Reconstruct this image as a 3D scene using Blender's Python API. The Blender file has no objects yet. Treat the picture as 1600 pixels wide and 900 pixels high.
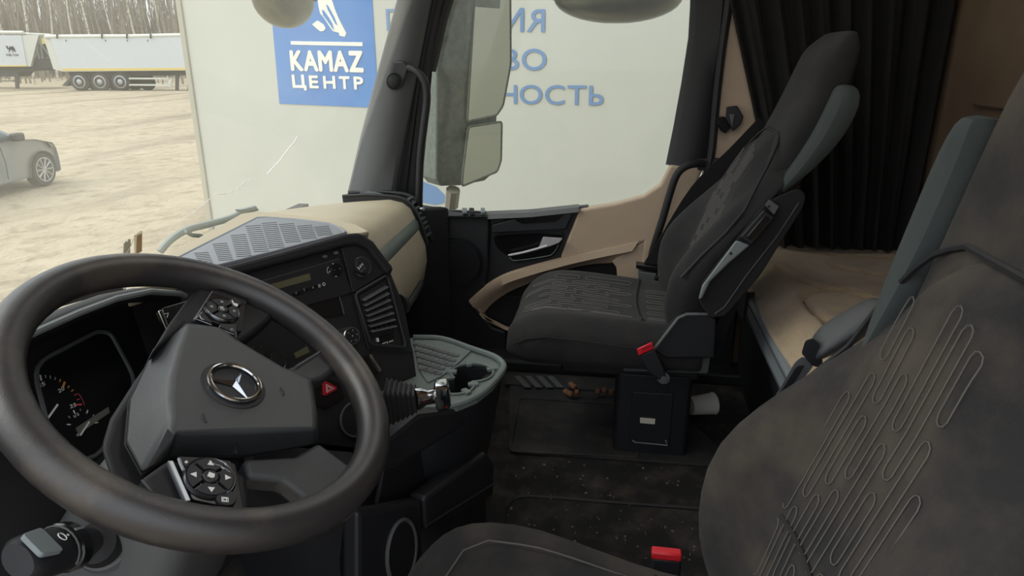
import bpy, bmesh, math, random
from mathutils import Vector as V, Matrix
random.seed(7)
SC = bpy.context.scene
COL = SC.collection
PI = math.pi

# ---------------------------------------------------------------- camera
FPX, PITCH, YAW, CAMZ = 1070.0, math.radians(18.6), math.radians(8.8), 1.15
CAM = V((0, 0, CAMZ))
_FH = V((math.cos(YAW), math.sin(YAW), 0)); RT = V((math.sin(YAW), -math.cos(YAW), 0))
FW = _FH * math.cos(PITCH) - V((0, 0, 1)) * math.sin(PITCH)
UP = _FH * math.sin(PITCH) + V((0, 0, 1)) * math.cos(PITCH)
cd = bpy.data.cameras.new('camera'); co = bpy.data.objects.new('camera', cd); COL.objects.link(co)
cd.sensor_fit = 'HORIZONTAL'; cd.sensor_width = 36.0; cd.lens = 36.0 * FPX / 1600.0
cd.clip_start = 0.02; cd.clip_end = 600
m = Matrix.Identity(4)
for i in range(3):
    m[i][0] = RT[i]; m[i][1] = UP[i]; m[i][2] = -FW[i]; m[i][3] = CAM[i]
co.matrix_world = m
SC.camera = co

# ---------------------------------------------------------------- sky, light, exposure
w = bpy.data.worlds.new('overcast_sky'); SC.world = w; w.use_nodes = True
nt = w.node_tree; bg = nt.nodes['Background']
bg.inputs[0].default_value = (0.90, 0.95, 1.0, 1); bg.inputs[1].default_value = .92
sd = bpy.data.lights.new('sun_through_haze', 'SUN'); sd.energy = 1.5; sd.angle = math.radians(50); sd.color = (1, .97, .92)
so = bpy.data.objects.new('sun_through_haze', sd); COL.objects.link(so)
so.rotation_euler = (math.radians(-42), 0, math.radians(15))
SC.view_settings.view_transform = 'Standard'; SC.view_settings.look = 'None'
SC.view_settings.exposure = 0.85; SC.view_settings.gamma = 1.0
SC.view_settings.use_curve_mapping = False

# ---------------------------------------------------------------- helpers: where things stand
def ray(x, y): return FW + RT * ((x - 800) / FPX) - UP * ((y - 450) / FPX)
def at(x, y, X=None, Y=None, Z=None):
    d = ray(x, y)
    if X is not None: return CAM + d * ((X - CAM.x) / d.x)
    if Y is not None: return CAM + d * ((Y - CAM.y) / d.y)
    return CAM + d * ((Z - CAM.z) / d.z)
def onpl(x, y, P, n):
    d = ray(x, y); return CAM + d * ((V(P) - CAM).dot(n) / d.dot(n))

# ---------------------------------------------------------------- helpers: mesh
class MB:
    def __init__(s): s.v = []; s.f = []; s.m = []
    def add(s, vs, fs, mi=0):
        o = len(s.v); s.v += [tuple(p) for p in vs]
        s.f += [tuple(i + o for i in q) for q in fs]; s.m += [mi] * len(fs); return s
    def box(s, c, sz, R=None, mi=0):
        c = V(c); h = V(sz) / 2
        vs = [V((x * h.x, y * h.y, z * h.z)) for x in (-1, 1) for y in (-1, 1) for z in (-1, 1)]
        if R is not None: vs = [R @ p for p in vs]
        return s.add([c + p for p in vs], [(0, 1, 3, 2), (4, 6, 7, 5), (0, 4, 5, 1), (2, 3, 7, 6), (0, 2, 6, 4), (1, 5, 7, 3)], mi)
    def prism(s, poly, vec, mi=0):
        poly = [V(p) for p in poly]; vec = V(vec); n = len(poly)
        nrm = V((0, 0, 0))
        for i in range(n): nrm += poly[i].cross(poly[(i + 1) % n])
        if nrm.dot(vec) < 0: poly.reverse()
        vs = poly + [p + vec for p in poly]
        fs = [tuple(reversed(range(n))), tuple(range(n, 2 * n))] + [(i, (i + 1) % n, n + (i + 1) % n, n + i) for i in range(n)]
        return s.add(vs, fs, mi)
    def loft(s, rings, closed=True, cap=True, loop=False, mi=0):
        n = len(rings[0]); vs = [p for r in rings for p in r]; fs = []
        R = len(rings)
        for i in range(R if loop else R - 1):
            for j in range(n if closed else n - 1):
                a = i * n + j; b = i * n + (j + 1) % n; i2 = (i + 1) % R
                fs.append((a, b, i2 * n + (j + 1) % n, i2 * n + j))
        if cap and closed and not loop:
            fs.append(tuple(reversed(range(n)))); fs.append(tuple(range((R - 1) * n, R * n)))
        return s.add(vs, fs, mi)
    def tube(s, path, r, n=10, loop=False, flat=1.0, up=None, mi=0, cap=True):
        path = [V(p) for p in path]; L = len(path); rings = []; ref = V(up) if up is not None else None
        for i, p in enumerate(path):
            if loop: t = path[(i + 1) % L] - path[i - 1]
            else: t = path[min(i + 1, L - 1)] - path[max(i - 1, 0)]
            t.normalize()
            if ref is None:
                ref = V((0, 0, 1)) if abs(t.z) < .9 else V((1, 0, 0))
            a = (ref - t * ref.dot(t)).normalized(); b = t.cross(a)
            if up is None: ref = a
            rr = r[i] if isinstance(r, (list, tuple)) else r
            rings.append([p + a * (rr * math.cos(2 * PI * k / n) * flat) + b * (rr * math.sin(2 * PI * k / n)) for k in range(n)])
        return s.loft(rings, True, cap, loop, mi)
    def lathe(s, prof, o, ax, n=24, mi=0, cap=True):
        o = V(o); ax = V(ax).normalized(); ref = V((0, 0, 1)) if abs(ax.z) < .9 else V((1, 0, 0))
        a = (ref - ax * ref.dot(ax)).normalized(); b = ax.cross(a)
        return s.loft([[o + ax * z + a * (r * math.cos(2 * PI * k / n)) + b * (r * math.sin(2 * PI * k / n)) for k in range(n)] for r, z in prof], True, cap, False, mi)
    def sheet(s, rows, th, nrm=None, mi=0):
        """grid of points with thickness th, the back side along -normal"""
        R = len(rows); n = len(rows[0]); rows = [[V(p) for p in r] for r in rows]
        back = []
        for i in range(R):
            br = []
            for j in range(n):
                if nrm is not None: N = V(nrm)
                else:
                    du = rows[i][min(j + 1, n - 1)] - rows[i][max(j - 1, 0)]
                    dv = rows[min(i + 1, R - 1)][j] - rows[max(i - 1, 0)][j]
                    N = du.cross(dv).normalized()
                br.append(rows[i][j] - N * th)
            back.append(br)
        vs = [p for r in rows for p in r] + [p for r in back for p in r]; B = R * n; fs = []
        for i in range(R - 1):
            for j in range(n - 1):
                a = i * n + j
                fs.append((a, a + 1, a + n + 1, a + n)); fs.append((B + a, B + a + n, B + a + n + 1, B + a + 1))
        for j in range(n - 1):
            fs.append((j, B + j, B + j + 1, j + 1)); a = (R - 1) * n + j; fs.append((a, a + 1, B + a + 1, B + a))
        for i in range(R - 1):
            a = i * n; fs.append((a, a + n, B + a + n, B + a)); a = i * n + n - 1; fs.append((a, B + a, B + a + n, a + n))
        return s.add(vs, fs, mi)
    def build(s, name, mat, parent=None, smooth=40, bevel=0, sub=0, seg=2, ang=30):
        me = bpy.data.meshes.new(name); me.from_pydata(s.v, [], s.f); me.update()
        mats = mat if isinstance(mat, (list, tuple)) else [mat]
        for q in mats: me.materials.append(M[q] if isinstance(q, str) else q)
        if any(s.m): me.polygons.foreach_set('material_index', s.m)
        bm = bmesh.new(); bm.from_mesh(me); bmesh.ops.recalc_face_normals(bm, faces=bm.faces); bm.to_mesh(me); bm.free()
        if smooth:
            me.polygons.foreach_set('use_smooth', [True] * len(me.polygons)); me.set_sharp_from_angle(angle=math.radians(smooth))
        o = bpy.data.objects.new(name, me); COL.objects.link(o)
        if parent is not None: child(o, parent)
        if bevel:
            b = o.modifiers.new('bevel', 'BEVEL'); b.width = bevel; b.segments = seg; b.limit_method = 'ANGLE'; b.angle_limit = math.radians(ang)
        if sub:
            b = o.modifiers.new('sub', 'SUBSURF'); b.levels = sub; b.render_levels = sub
        return o
WORLD = {}
def child(o, parent):
    o.parent = parent
    o.matrix_parent_inverse = Matrix.Translation(-WORLD.get(parent.name, V((0, 0, 0))))
def root(name, loc, label, cat, group=None):
    o = bpy.data.objects.new(name, None); COL.objects.link(o); o.empty_display_size = .1
    o.location = loc; WORLD[o.name] = V(loc)
    return tag(o, label, cat, group)
def tag(o, label=None, cat=None, group=None, kind=None):
    if label: o['label'] = label
    if cat: o['category'] = cat
    if group: o['group'] = group
    if kind: o['kind'] = kind
    return o
def struct(o, label, cat=None): return tag(o, label, cat, None, 'structure')
def rounded(pts, r, n=4):
    """round the corners of a 2-D or 3-D closed polygon; r may be a list"""
    pts = [V(p) for p in pts]; out = []; L = len(pts)
    for i, p in enumerate(pts):
        rr = r[i] if isinstance(r, (list, tuple)) else r
        a = pts[i - 1] - p; b = pts[(i + 1) % L] - p
        k = min(rr, a.length * .49, b.length * .49)
        if k < 1e-6: out.append(p); continue
        A = p + a.normalized() * k; B = p + b.normalized() * k
        for j in range(n + 1):
            t = j / n; out.append(A * (1 - t) ** 2 + p * (2 * t * (1 - t)) + B * t * t)
    return out
def crv(pts, n=8):
    """Catmull-Rom through points"""
    pts = [V(p) for p in pts]; q = [pts[0] * 2 - pts[1]] + pts + [pts[-1] * 2 - pts[-2]]; out = []
    for i in range(1, len(q) - 2):
        for j in range(n):
            t = j / n
            out.append(.5 * ((2 * q[i]) + (q[i + 1] - q[i - 1]) * t + (2 * q[i - 1] - 5 * q[i] + 4 * q[i + 1] - q[i + 2]) * t * t + (3 * q[i] - q[i - 1] - 3 * q[i + 1] + q[i + 2]) * t ** 3))
    out.append(pts[-1]); return out
def lerp(a, b, t): return a + (b - a) * t
GLYPH = {}
def glyph(ch):
    """outline mesh of one character, left edge at x = 0"""
    if ch in GLYPH: return GLYPH[ch]
    if ch == 'Ц':
        pts = [(0, .728), (0, 0), (.57, 0), (.57, -.15), (.655, -.15), (.655, .085), (.575, .085), (.575, .728), (.48, .728), (.48, .085), (.095, .085), (.095, .728)]
        GLYPH[ch] = ([V((x, y, 0)) for x, y in pts], [tuple(range(len(pts)))]); return GLYPH[ch]
    same = dict(zip('АВЕКМНОРСТХЯЬ', 'ABEKMHOPCTXRP'))
    c = bpy.data.curves.new('t', 'FONT'); c.body = same.get(ch, ch); c.resolution_u = 4
    o = bpy.data.objects.new('t', c); COL.objects.link(o)
    dg = bpy.context.evaluated_depsgraph_get(); dg.update()
    me = bpy.data.meshes.new_from_object(o.evaluated_get(dg))
    vs = [v.co.copy() for v in me.vertices]; fs = [tuple(p.vertices) for p in me.polygons]
    bpy.data.objects.remove(o); bpy.data.curves.remove(c); bpy.data.meshes.remove(me)
    if ch == 'Я': vs = [V((-v.x, v.y, 0)) for v in vs]; fs = [tuple(reversed(q)) for q in fs]
    if ch == 'Ь':
        h = max(v.y for v in vs); vs = [V((v.x, h - v.y, 0)) for v in vs]; fs = [tuple(reversed(q)) for q in fs]
    x0 = min(v.x for v in vs); GLYPH[ch] = ([V((v.x - x0, v.y, 0)) for v in vs], fs); return GLYPH[ch]
def text_mesh(txt):
    vs, fs, x = [], [], 0.0
    for ch in txt:
        if ch == ' ': x += .25; continue
        gv, gf = glyph(ch); o = len(vs)
        vs += [V((v.x + x, v.y, 0)) for v in gv]; fs += [tuple(i + o for i in q) for q in gf]
        x += max(v.x for v in gv) + .10
    return vs, fs
def text_fit(name, txt, p0, p1, p2, th, mat, parent, bold=0.0):
    """lettering between p0 (baseline left), p1 (baseline right), p2 (top left), th thick towards the reader"""
    vs, fs = text_mesh(txt); p0, p1, p2 = V(p0), V(p1), V(p2)
    x0 = min(v.x for v in vs); x1 = max(v.x for v in vs); y0 = min(v.y for v in vs); y1 = max(v.y for v in vs)
    r = p1 - p0; u = p2 - p0; n = r.cross(u).normalized()
    pts = [p0 + r * ((v.x - x0) / (x1 - x0)) + u * ((v.y - y0) / (y1 - y0)) for v in vs]
    me = bpy.data.meshes.new(name); L = len(pts); hgt = u.length; vv = []; ff = []
    offs = [(0, 0)] if not bold else [(math.cos(a) * bold, math.sin(a) * bold) for a in [2 * PI * k / 8 for k in range(8)]]
    rn_, un_ = r.normalized() * hgt, u
    for k, (a, c) in enumerate(offs):
        vv += [tuple(p + n * (th + k * th * .01) + rn_ * a + un_ * c) for p in pts]; ff += [tuple(i + k * L for i in q) for q in fs]
    me.from_pydata(vv, [], ff); me.update()
    me.materials.append(M[mat])
    o = bpy.data.objects.new(name, me); COL.objects.link(o)
    if parent is not None: child(o, parent)
    return o

# ---------------------------------------------------------------- materials
def s2l(c): return tuple((x / 255 / 12.92 if x / 255 <= .04045 else ((x / 255 + .055) / 1.055) ** 2.4) for x in c)
M = {}
def mat(name, rgb, rough=.6, metal=0.0, spec=.5, var=0.0, vscale=6.0, rgb2=None, bump=0.0, bscale=300.0, bdist=.001, detail=4, sheen=0.0, coat=0.0, stretch=None, vlo=.35, vhi=.65, emit=0.0):
    m = bpy.data.materials.new(name); m.use_nodes = True; M[name] = m
    nt = m.node_tree; N = nt.nodes; L = nt.links; b = N['Principled BSDF']
    c = s2l(rgb); b.inputs['Base Color'].default_value = (*c, 1); b.inputs['Roughness'].default_value = rough
    b.inputs['Metallic'].default_value = metal; b.inputs['Specular IOR Level'].default_value = spec
    b.inputs['Sheen Weight'].default_value = sheen; b.inputs['Coat Weight'].default_value = coat
    if emit:
        b.inputs['Emission Color'].default_value = (*c, 1); b.inputs['Emission Strength'].default_value = emit
    tc = None
    if var or rgb2 or bump:
        tc = N.new('ShaderNodeTexCoord'); out = tc.outputs['Object']
        if stretch:
            mp = N.new('ShaderNodeMapping'); mp.inputs['Scale'].default_value = stretch; L.new(out, mp.inputs[0]); out = mp.outputs[0]
    if var or rgb2:
        n = N.new('ShaderNodeTexNoise'); n.inputs['Scale'].default_value = vscale; n.inputs['Detail'].default_value = detail; n.inputs['Roughness'].default_value = .6
        L.new(out, n.inputs['Vector'])
        r = N.new('ShaderNodeValToRGB'); r.color_ramp.elements[0].position = vlo; r.color_ramp.elements[1].position = vhi
        c2 = s2l(rgb2) if rgb2 else tuple(min(1, x * (1 + var)) for x in c)
        c1 = c if rgb2 else tuple(x * (1 - var) for x in c)
        r.color_ramp.elements[0].color = (*c1, 1); r.color_ramp.elements[1].color = (*c2, 1)
        L.new(n.outputs['Fac'], r.inputs[0]); L.new(r.outputs[0], b.inputs['Base Color'])
    if bump:
        n = N.new('ShaderNodeTexNoise'); n.inputs['Scale'].default_value = bscale; n.inputs['Detail'].default_value = 2
        L.new(tc.outputs['Object'], n.inputs['Vector'])
        q = N.new('ShaderNodeBump'); q.inputs['Strength'].default_value = bump; q.inputs['Distance'].default_value = bdist
        L.new(n.outputs['Fac'], q.inputs['Height']); L.new(q.outputs[0], b.inputs['Normal'])
    return m
def glassmat(name, tint, dust, gloss=.06, dustcol=(235, 228, 210), streak=None):
    m = bpy.data.materials.new(name); m.use_nodes = True; M[name] = m
    nt = m.node_tree; N = nt.nodes; L = nt.links; N.remove(N['Principled BSDF']); out = N['Material Output']
    t = N.new('ShaderNodeBsdfTransparent'); t.inputs[0].default_value = (*tint, 1)
    g = N.new('ShaderNodeBsdfGlossy'); g.inputs['Roughness'].default_value = .02
    d = N.new('ShaderNodeBsdfTranslucent'); d.inputs[0].default_value = (*s2l(dustcol), 1)
    a = N.new('ShaderNodeMixShader'); b = N.new('ShaderNodeMixShader'); a.inputs[0].default_value = gloss
    L.new(t.outputs[0], a.inputs[1]); L.new(g.outputs[0], a.inputs[2])
    tc = N.new('ShaderNodeTexCoord'); n = N.new('ShaderNodeTexNoise'); n.inputs['Scale'].default_value = 3; n.inputs['Detail'].default_value = 6
    L.new(tc.outputs['Object'], n.inputs['Vector'])
    r = N.new('ShaderNodeMapRange'); r.inputs['From Min'].default_value = .3; r.inputs['From Max'].default_value = .7
    r.inputs['To Min'].default_value = dust * .7; r.inputs['To Max'].default_value = dust * 1.3
    L.new(n.outputs['Fac'], r.inputs[0]); L.new(r.outputs[0], b.inputs[0])
    L.new(a.outputs[0], b.inputs[1]); L.new(d.outputs[0], b.inputs[2]); L.new(b.outputs[0], out.inputs[0])
    return m
mat('black_plastic', (31, 32, 36), .5, bump=.25, bscale=900)
mat('black_soft', (27, 27, 31), .62, bump=.3, bscale=700)
mat('black_gloss', (20, 20, 23), .22)
mat('grey_plastic', (86, 88, 90), .55, bump=.25, bscale=900)
mat('grey_light', (122, 130, 132), .55, bump=.3, bscale=800)
mat('grey_green', (104, 114, 112), .5, var=.08, vscale=30)
mat('tan_plastic', (184, 163, 141), .55, bump=.2, bscale=700, var=.04, vscale=5)
mat('tan_dash', (178, 167, 144), .55, bump=.2, bscale=700, var=.05, vscale=4)
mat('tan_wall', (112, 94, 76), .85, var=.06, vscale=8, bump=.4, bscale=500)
mat('fabric', (32, 31, 33), .95, rgb2=(42, 41, 41), vscale=14, bump=.8, bscale=700, sheen=.03)
mat('fabric_worn', (34, 33, 34), .95, rgb2=(80, 72, 62), vscale=4.5, vlo=.44, vhi=.72, bump=.8, bscale=700, sheen=.03, detail=8)
mat('fabric_side', (30, 30, 32), .95, bump=.5, bscale=1400, sheen=.03, var=.08)
mat('fabric_grey', (64, 71, 71), .9, bump=.4, bscale=1200, var=.05)
mat('thread', (88, 85, 81), .9); mat('thread_light', (112, 109, 106), .9)
mat('curtain', (24, 23, 24), .95, sheen=.03, var=.1, vscale=20, bump=.4, bscale=900)
mat('blanket', (164, 142, 112), .98, rgb2=(190, 168, 136), vscale=9, bump=.8, bscale=260, bdist=.004, sheen=.4)
mat('quilt_thread', (112, 92, 68), .95)
mat('rubber', (36, 36, 38), .8, rgb2=(72, 68, 64), vscale=7, vlo=.45, vhi=.8, bump=.6, bscale=500, detail=10)
mat('carpet', (30, 29, 30), .98, rgb2=(80, 73, 66), vscale=11, vlo=.45, vhi=.78, bump=.9, bscale=700, bdist=.003, detail=12)
mat('leather_worn', (50, 48, 49), .33, spec=.7, rgb2=(100, 90, 79), vscale=9, vlo=.52, vhi=.85, bump=.3, bscale=1200, detail=8)
mat('leather', (57, 59, 62), .36, spec=.8, bump=.5, bscale=1500)
mat('chrome', (205, 208, 214), .12, metal=1.0)
mat('chrome_dark', (130, 132, 138), .25, metal=1.0)
mat('steel_brushed', (165, 172, 178), .35, metal=.85)
mat('mirror_glass', (176, 176, 166), .06, metal=1.0, var=.03, vscale=3)
mat('mirror_dirty', (112, 113, 101), .3, metal=.9, var=.12, vscale=9)
mat('red', (214, 36, 48), .4); mat('red_dark', (165, 20, 40), .4)
mat('white_mark', (226, 226, 224), .6); mat('grey_mark', (150, 152, 156), .6); mat('orange_mark', (222, 150, 62), .6); mat('red_mark', (205, 70, 84), .6)
mat('screen', (24, 25, 28), .18); mat('lcd', (96, 96, 74), .3); mat('lcd_grey', (104, 106, 98), .3)
mat('white_plastic', (224, 220, 212), .6); mat('peel', (120, 82, 58), .8, var=.2, vscale=60); mat('debris', (110, 104, 96), .9, var=.2)
mat('card_brown', (138, 112, 86), .8); mat('card_white', (214, 208, 194), .8); mat('card_grey', (150, 150, 140), .8)
mat('crack', (250, 250, 250), .4, emit=0)
mat('trailer_white', (186, 187, 178), .5, var=.02, vscale=.8); mat('trailer_trim', (168, 164, 150), .6)
mat('sign_blue', (58, 116, 186), .55, rgb2=(72, 130, 196), vscale=2.5, detail=8); mat('text_blue', (104, 136, 178), .6); mat('sign_white', (232, 230, 220), .6, var=.05, vscale=10)
mat('tipper_white', (196, 200, 204), .5, var=.02); mat('tipper_top', (200, 200, 192), .6); mat('yellow', (214, 190, 110), .6); mat('dark_frame', (70, 70, 70), .8); mat('tyre', (52, 52, 52), .9); mat('wheel_alloy', (170, 172, 174), .4, metal=.6)
mat('car_paint', (124, 132, 138), .28, metal=.4, rgb2=(138, 139, 136), vscale=1.2); mat('car_glass', (70, 84, 88), .08); mat('car_dark', (40, 42, 46), .5)
mat('ground', (170, 150, 116), 1.0)
mat('birch', (196, 190, 176), .9, rgb2=(120, 112, 100), vscale=3, vlo=.55, vhi=.62, stretch=(1, 1, 4)); mat('bark', (138, 129, 116), .95, var=.2, vscale=2); mat('twig', (130, 123, 113), .95, var=.2, vscale=.4)
mat('wiper', (128, 140, 142), .6)
glassmat('windscreen_glass', (.97, .985, .97), .055, .025); glassmat('side_glass', (.965, .985, .965), .04, .015)
mat('rail_alu', (150, 158, 164), .4, metal=.3)
mat('satin_silver', (196, 192, 196), .4, metal=.35)
# ================================================================ cab shell
XR, XL, ROOF, YB, YFRONT = 2.5, .15, 1.98, -1.0, 1.18
# floor slab with its embossed rubber covering
fl = MB().box((1.31, .05, -.03), (2.5, 2.3, .06)).build('floor', 'carpet', smooth=0)
struct(fl, 'dark dirty carpeted cab floor between the two seats')
# rear wall and ceiling
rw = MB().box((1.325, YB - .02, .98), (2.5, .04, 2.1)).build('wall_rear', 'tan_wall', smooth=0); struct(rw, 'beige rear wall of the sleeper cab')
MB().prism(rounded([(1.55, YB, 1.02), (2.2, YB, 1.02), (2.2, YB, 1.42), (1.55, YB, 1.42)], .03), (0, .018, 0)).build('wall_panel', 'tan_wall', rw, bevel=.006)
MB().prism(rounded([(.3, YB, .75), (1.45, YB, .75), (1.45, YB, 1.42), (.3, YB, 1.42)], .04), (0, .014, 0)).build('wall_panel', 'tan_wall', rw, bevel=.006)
cl = MB().box((1.325, -.12, ROOF + .02), (2.5, 1.9, .04)).build('ceiling', 'tan_plastic', smooth=0); struct(cl, 'pale roof lining of the truck cab')
# right hand side wall behind the door (covered by the curtain) and the beige pillar panel
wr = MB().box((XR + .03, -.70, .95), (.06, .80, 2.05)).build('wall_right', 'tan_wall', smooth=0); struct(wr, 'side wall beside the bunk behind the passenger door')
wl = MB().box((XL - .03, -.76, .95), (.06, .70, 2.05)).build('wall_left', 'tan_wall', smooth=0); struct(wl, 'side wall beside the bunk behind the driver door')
# beige pillar panel at the rear edge of the passenger door opening
pp = [at(1137, 0, X=2.47), at(1124, 120, X=2.47), at(1112, 250, X=2.47), at(1086, 330, X=2.47), at(1050, 440, X=2.47), at(1200, 440, X=2.47), at(1230, 200, X=2.47), at(1215, 0, X=2.47)]
hi = [V((2.47, p.y - (ROOF - p.z) * .02, ROOF - .01)) for p in (pp[0], pp[-1])]
bp = MB().prism([hi[0]] + pp + [hi[1]], (.03, 0, 0)).build('trim_1', 'tan_plastic', smooth=0, bevel=.006)
struct(bp, 'beige pillar panel behind the passenger door')
# black rubber door seal running up the front edge of that panel
seal = [at(x, y, X=2.45) for x, y in [(1141, -60), (1139, 0), (1128, 80), (1119, 160), (1111, 245), (1095, 300), (1060, 345), (1035, 390), (1022, 430)]]
struct(MB().tube(crv(seal, 5), .013, 8).build('trim_2', 'black_soft'), 'black rubber seal around the passenger door opening')

# ---------------------------------------------------------------- windscreen, front pillars, header
def ws_y(x, z): return 1.01 - .455 * (z - .655) + .17 * (1 - min(1, abs((x - 1.325) / 1.14)) ** 2.2)
rows = []
for i in range(9):
    z = lerp(.45, 1.70, i / 8); rows.append([(x, ws_y(x, z), z) for x in [lerp(.19, 2.455, j / 24) for j in range(25)]])
wsn = MB().sheet(rows, .006).build('window_1', 'windscreen_glass'); struct(wsn, 'dusty cracked windscreen of the truck cab')
def pillar(name, label, inner, outer, mt, th):
    L = [V(p) for p in inner]; R = [V(p) for p in outer]
    return struct(MB().sheet([L, R], th).build(name, mt, smooth=50, bevel=.006), label)
# right A-pillar: grey inner cover, then the dark door-frame channel behind it
zs = [.60, .8, 1.0, 1.2, 1.4, 1.75]
def apx(px, py, X): return at(px, py, X=X)
A_in = [apx(549, 305, 2.44), apx(570, 215, 2.44), apx(598, 110, 2.44), apx(628, 0, 2.44), apx(668, -150, 2.44)]
A_mid = [apx(608, 305, 2.44), apx(622, 215, 2.445), apx(642, 110, 2.45), apx(664, 0, 2.455), apx(692, -150, 2.46)]
A_out = [apx(655, 312, 2.50), apx(665, 200, 2.50), apx(672, 110, 2.50), apx(694, 0, 2.50), apx(735, -100, 2.50)]
ap = MB().sheet([[p + V((.03, .015, 0)) for p in A_in], A_in, [lerp(a, b, .5) + V((-.015, -.005, 0)) for a, b in zip(A_in, A_mid)], A_mid, [p + V((.05, -.01, 0)) for p in A_mid]], .012)
ap = ap.build('trim_3', 'grey_plastic', smooth=60); struct(ap, 'dark grey cover of the right front pillar')
for k, (t, dx) in enumerate([(.15, .03), (.42, .02), (.72, .012)]):
    pth = [lerp(a, b, t) + V((dx, 0, 0)) for a, b in zip(A_mid, A_out)]
    MB().tube(crv(pth, 4), .016 if k != 1 else .012, 8).build('seal_lip', 'black_soft', ap)
MB().sheet([[p + V((.035, .01, 0)) for p in A_mid], [p + V((.025, .005, 0)) for p in A_out]], .02).build('channel', 'black_soft', ap)
AL = [V((2.65 - p.x, p.y, p.z)) for p in A_in]; AM = [V((2.65 - p.x, p.y, p.z)) for p in A_mid]
struct(MB().sheet([[p + V((0, .10, 0)) for p in AL], AL, AM], .012).build('trim_4', 'grey_plastic', smooth=60), 'dark grey cover of the left front pillar')
struct(MB().box((1.325, .84, 1.80), (2.5, .30, .40)).build('wall_front', 'tan_plastic', smooth=0, bevel=.03), 'storage header above the windscreen')
# front bulkhead under the dashboard
struct(MB().box((1.325, 1.24, .22), (2.45, .04, .75)).build('wall_bulkhead', 'black_plastic', smooth=0), 'dark bulkhead below the windscreen')

# cracks in the windscreen: thin raised white lines on the inner face
def ws_at(px, py):
    d = ray(px, py); t = 1.0
    for _ in range(40):
        p = CAM + d * t; t += (ws_y(p.x, p.z) - p.y) * .8 / max(.25, d.y)
    return CAM + d * t
for pts in [[(463, 213), (459, 221), (449, 233), (437, 249), (425, 262), (416, 272)], [(388, 281), (378, 287), (365, 298), (352, 303), (340, 303), (328, 309), (315, 320), (298, 333), (278, 345)]]:
    MB().tube([ws_at(*q) + V((0, -.004, 0)) for q in pts], .0016 if pts[0][0] > 400 else .0011, 5).build('crack', 'crack', wsn)

# ---------------------------------------------------------------- passenger door
DX = 2.5
dr = root('door_2', (DX, .25, .1), 'passenger door with beige and black trim', None); dr['kind'] = 'structure'
D = lambda x, y, X=DX: at(x, y, X=X)
win = [(700, -8), (672, 110), (664, 200), (657, 300), (662, 324), (700, 332), (760, 334), (820, 333), (900, 326), (960, 318), (1005, 306), (1030, 290), (1044, 260), (1058, 200), (1071, 130), (1082, 60), (1086, 20), (1084, -10)]
gl = MB().prism([D(x, y, 2.545) for x, y in [(690, -120), (640, 340), (1090, 345), (1110, -120)]], (.006, 0, 0)).build('window_2', 'side_glass', smooth=0); struct(gl, 'side window glass of the passenger door')
# window frame: rear upright and top bar (black), swept as a rounded section
fr = [(1086, -130), (1088, -40), (1087, 10), (1084, 60), (1073, 130), (1060, 200), (1048, 258)]
fo = [(1142, -130), (1140, -40), (1138, 10), (1132, 60), (1122, 130), (1112, 200), (1102, 262)]
MB().sheet([[D(x, y, 2.535) for x, y in fr], [D(lerp(a[0], b[0], .12), a[1], 2.505) for a, b in zip(fr, fo)], [D(lerp(a[0], b[0], .75), a[1], 2.49) for a, b in zip(fr, fo)], [D(x, y, 2.53) for x, y in fo]], -.02).build('window_frame', 'black_soft', dr, smooth=60)
tp = [(700, -8), (690, -120)]
MB().tube([D(672, 110, 2.52), D(690, 30, 2.52), D(702, -10, 2.52), D(730, -40, 2.52), D(800, -55, 2.52), D(1000, -62, 2.52), D(1088, -60, 2.52)], .022, 8).build('window_frame', 'black_soft', dr)
# beige panel with pocket cut-outs: polygon face built around holes (outer loop bridged by strips)
tanU = [(905, 325), (960, 318), (1005, 306), (1032, 288), (1046, 262), (1070, 268), (1040, 300), (1020, 350), (1010, 400), (995, 466), (960, 462), (965, 420), (955, 405), (930, 405), (875, 420), (880, 400)]
def panel(pts, X, th, mt, name, bevel=.004, par=dr): return MB().prism([D(x, y, X) for x, y in pts], (th, 0, 0)).build(name, mt, par, smooth=0, bevel=bevel, seg=2)
panel([(905, 328), (960, 319), (1005, 307), (1032, 289), (1048, 258), (1100, 262), (1062, 345), (1030, 420), (1015, 520), (996, 466), (1006, 378), (940, 394), (880, 410), (876, 402)], 2.478, .05, 'tan_plastic', 'upper_panel', .008)
# sweeping beige band from under the handle down to the front of the pocket
band = [(998, 381), (940, 394), (880, 408), (820, 424), (785, 436), (757, 453), (735, 472)]
band_in = [(955, 408), (920, 410), (880, 419), (830, 438), (797, 452), (770, 470), (754, 488)]
outer = crv([D(x, y, 2.476) for x, y in band], 5); inner = crv([D(x, y, 2.515) for x, y in band_in], 5)
MB().sheet([[p + V((.02, 0, .002)) for p in outer], outer, [lerp(a, b, .25) + V((-.012, 0, 0)) for a, b in zip(outer, inner)], [lerp(a, b, .6) for a, b in zip(outer, inner)], inner], -.01).build('beige_band', 'tan_plastic', dr, smooth=60)
panel([(1006, 378), (955, 408), (963, 418), (965, 440), (962, 470), (1000, 478), (1010, 420)], 2.482, .03, 'tan_plastic', 'pocket_pillar', .006)
panel([(735, 472), (754, 488), (748, 493), (790, 514), (820, 520), (822, 530), (788, 516), (760, 502)], 2.482, .03, 'tan_plastic', 'pocket_lip', .004)
panel([(735, 470), (760, 452), (800, 430), (950, 395), (1010, 378), (1010, 520), (800, 530), (770, 512)], 2.545, .02, 'black_soft', 'pocket_back', 0)
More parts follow.
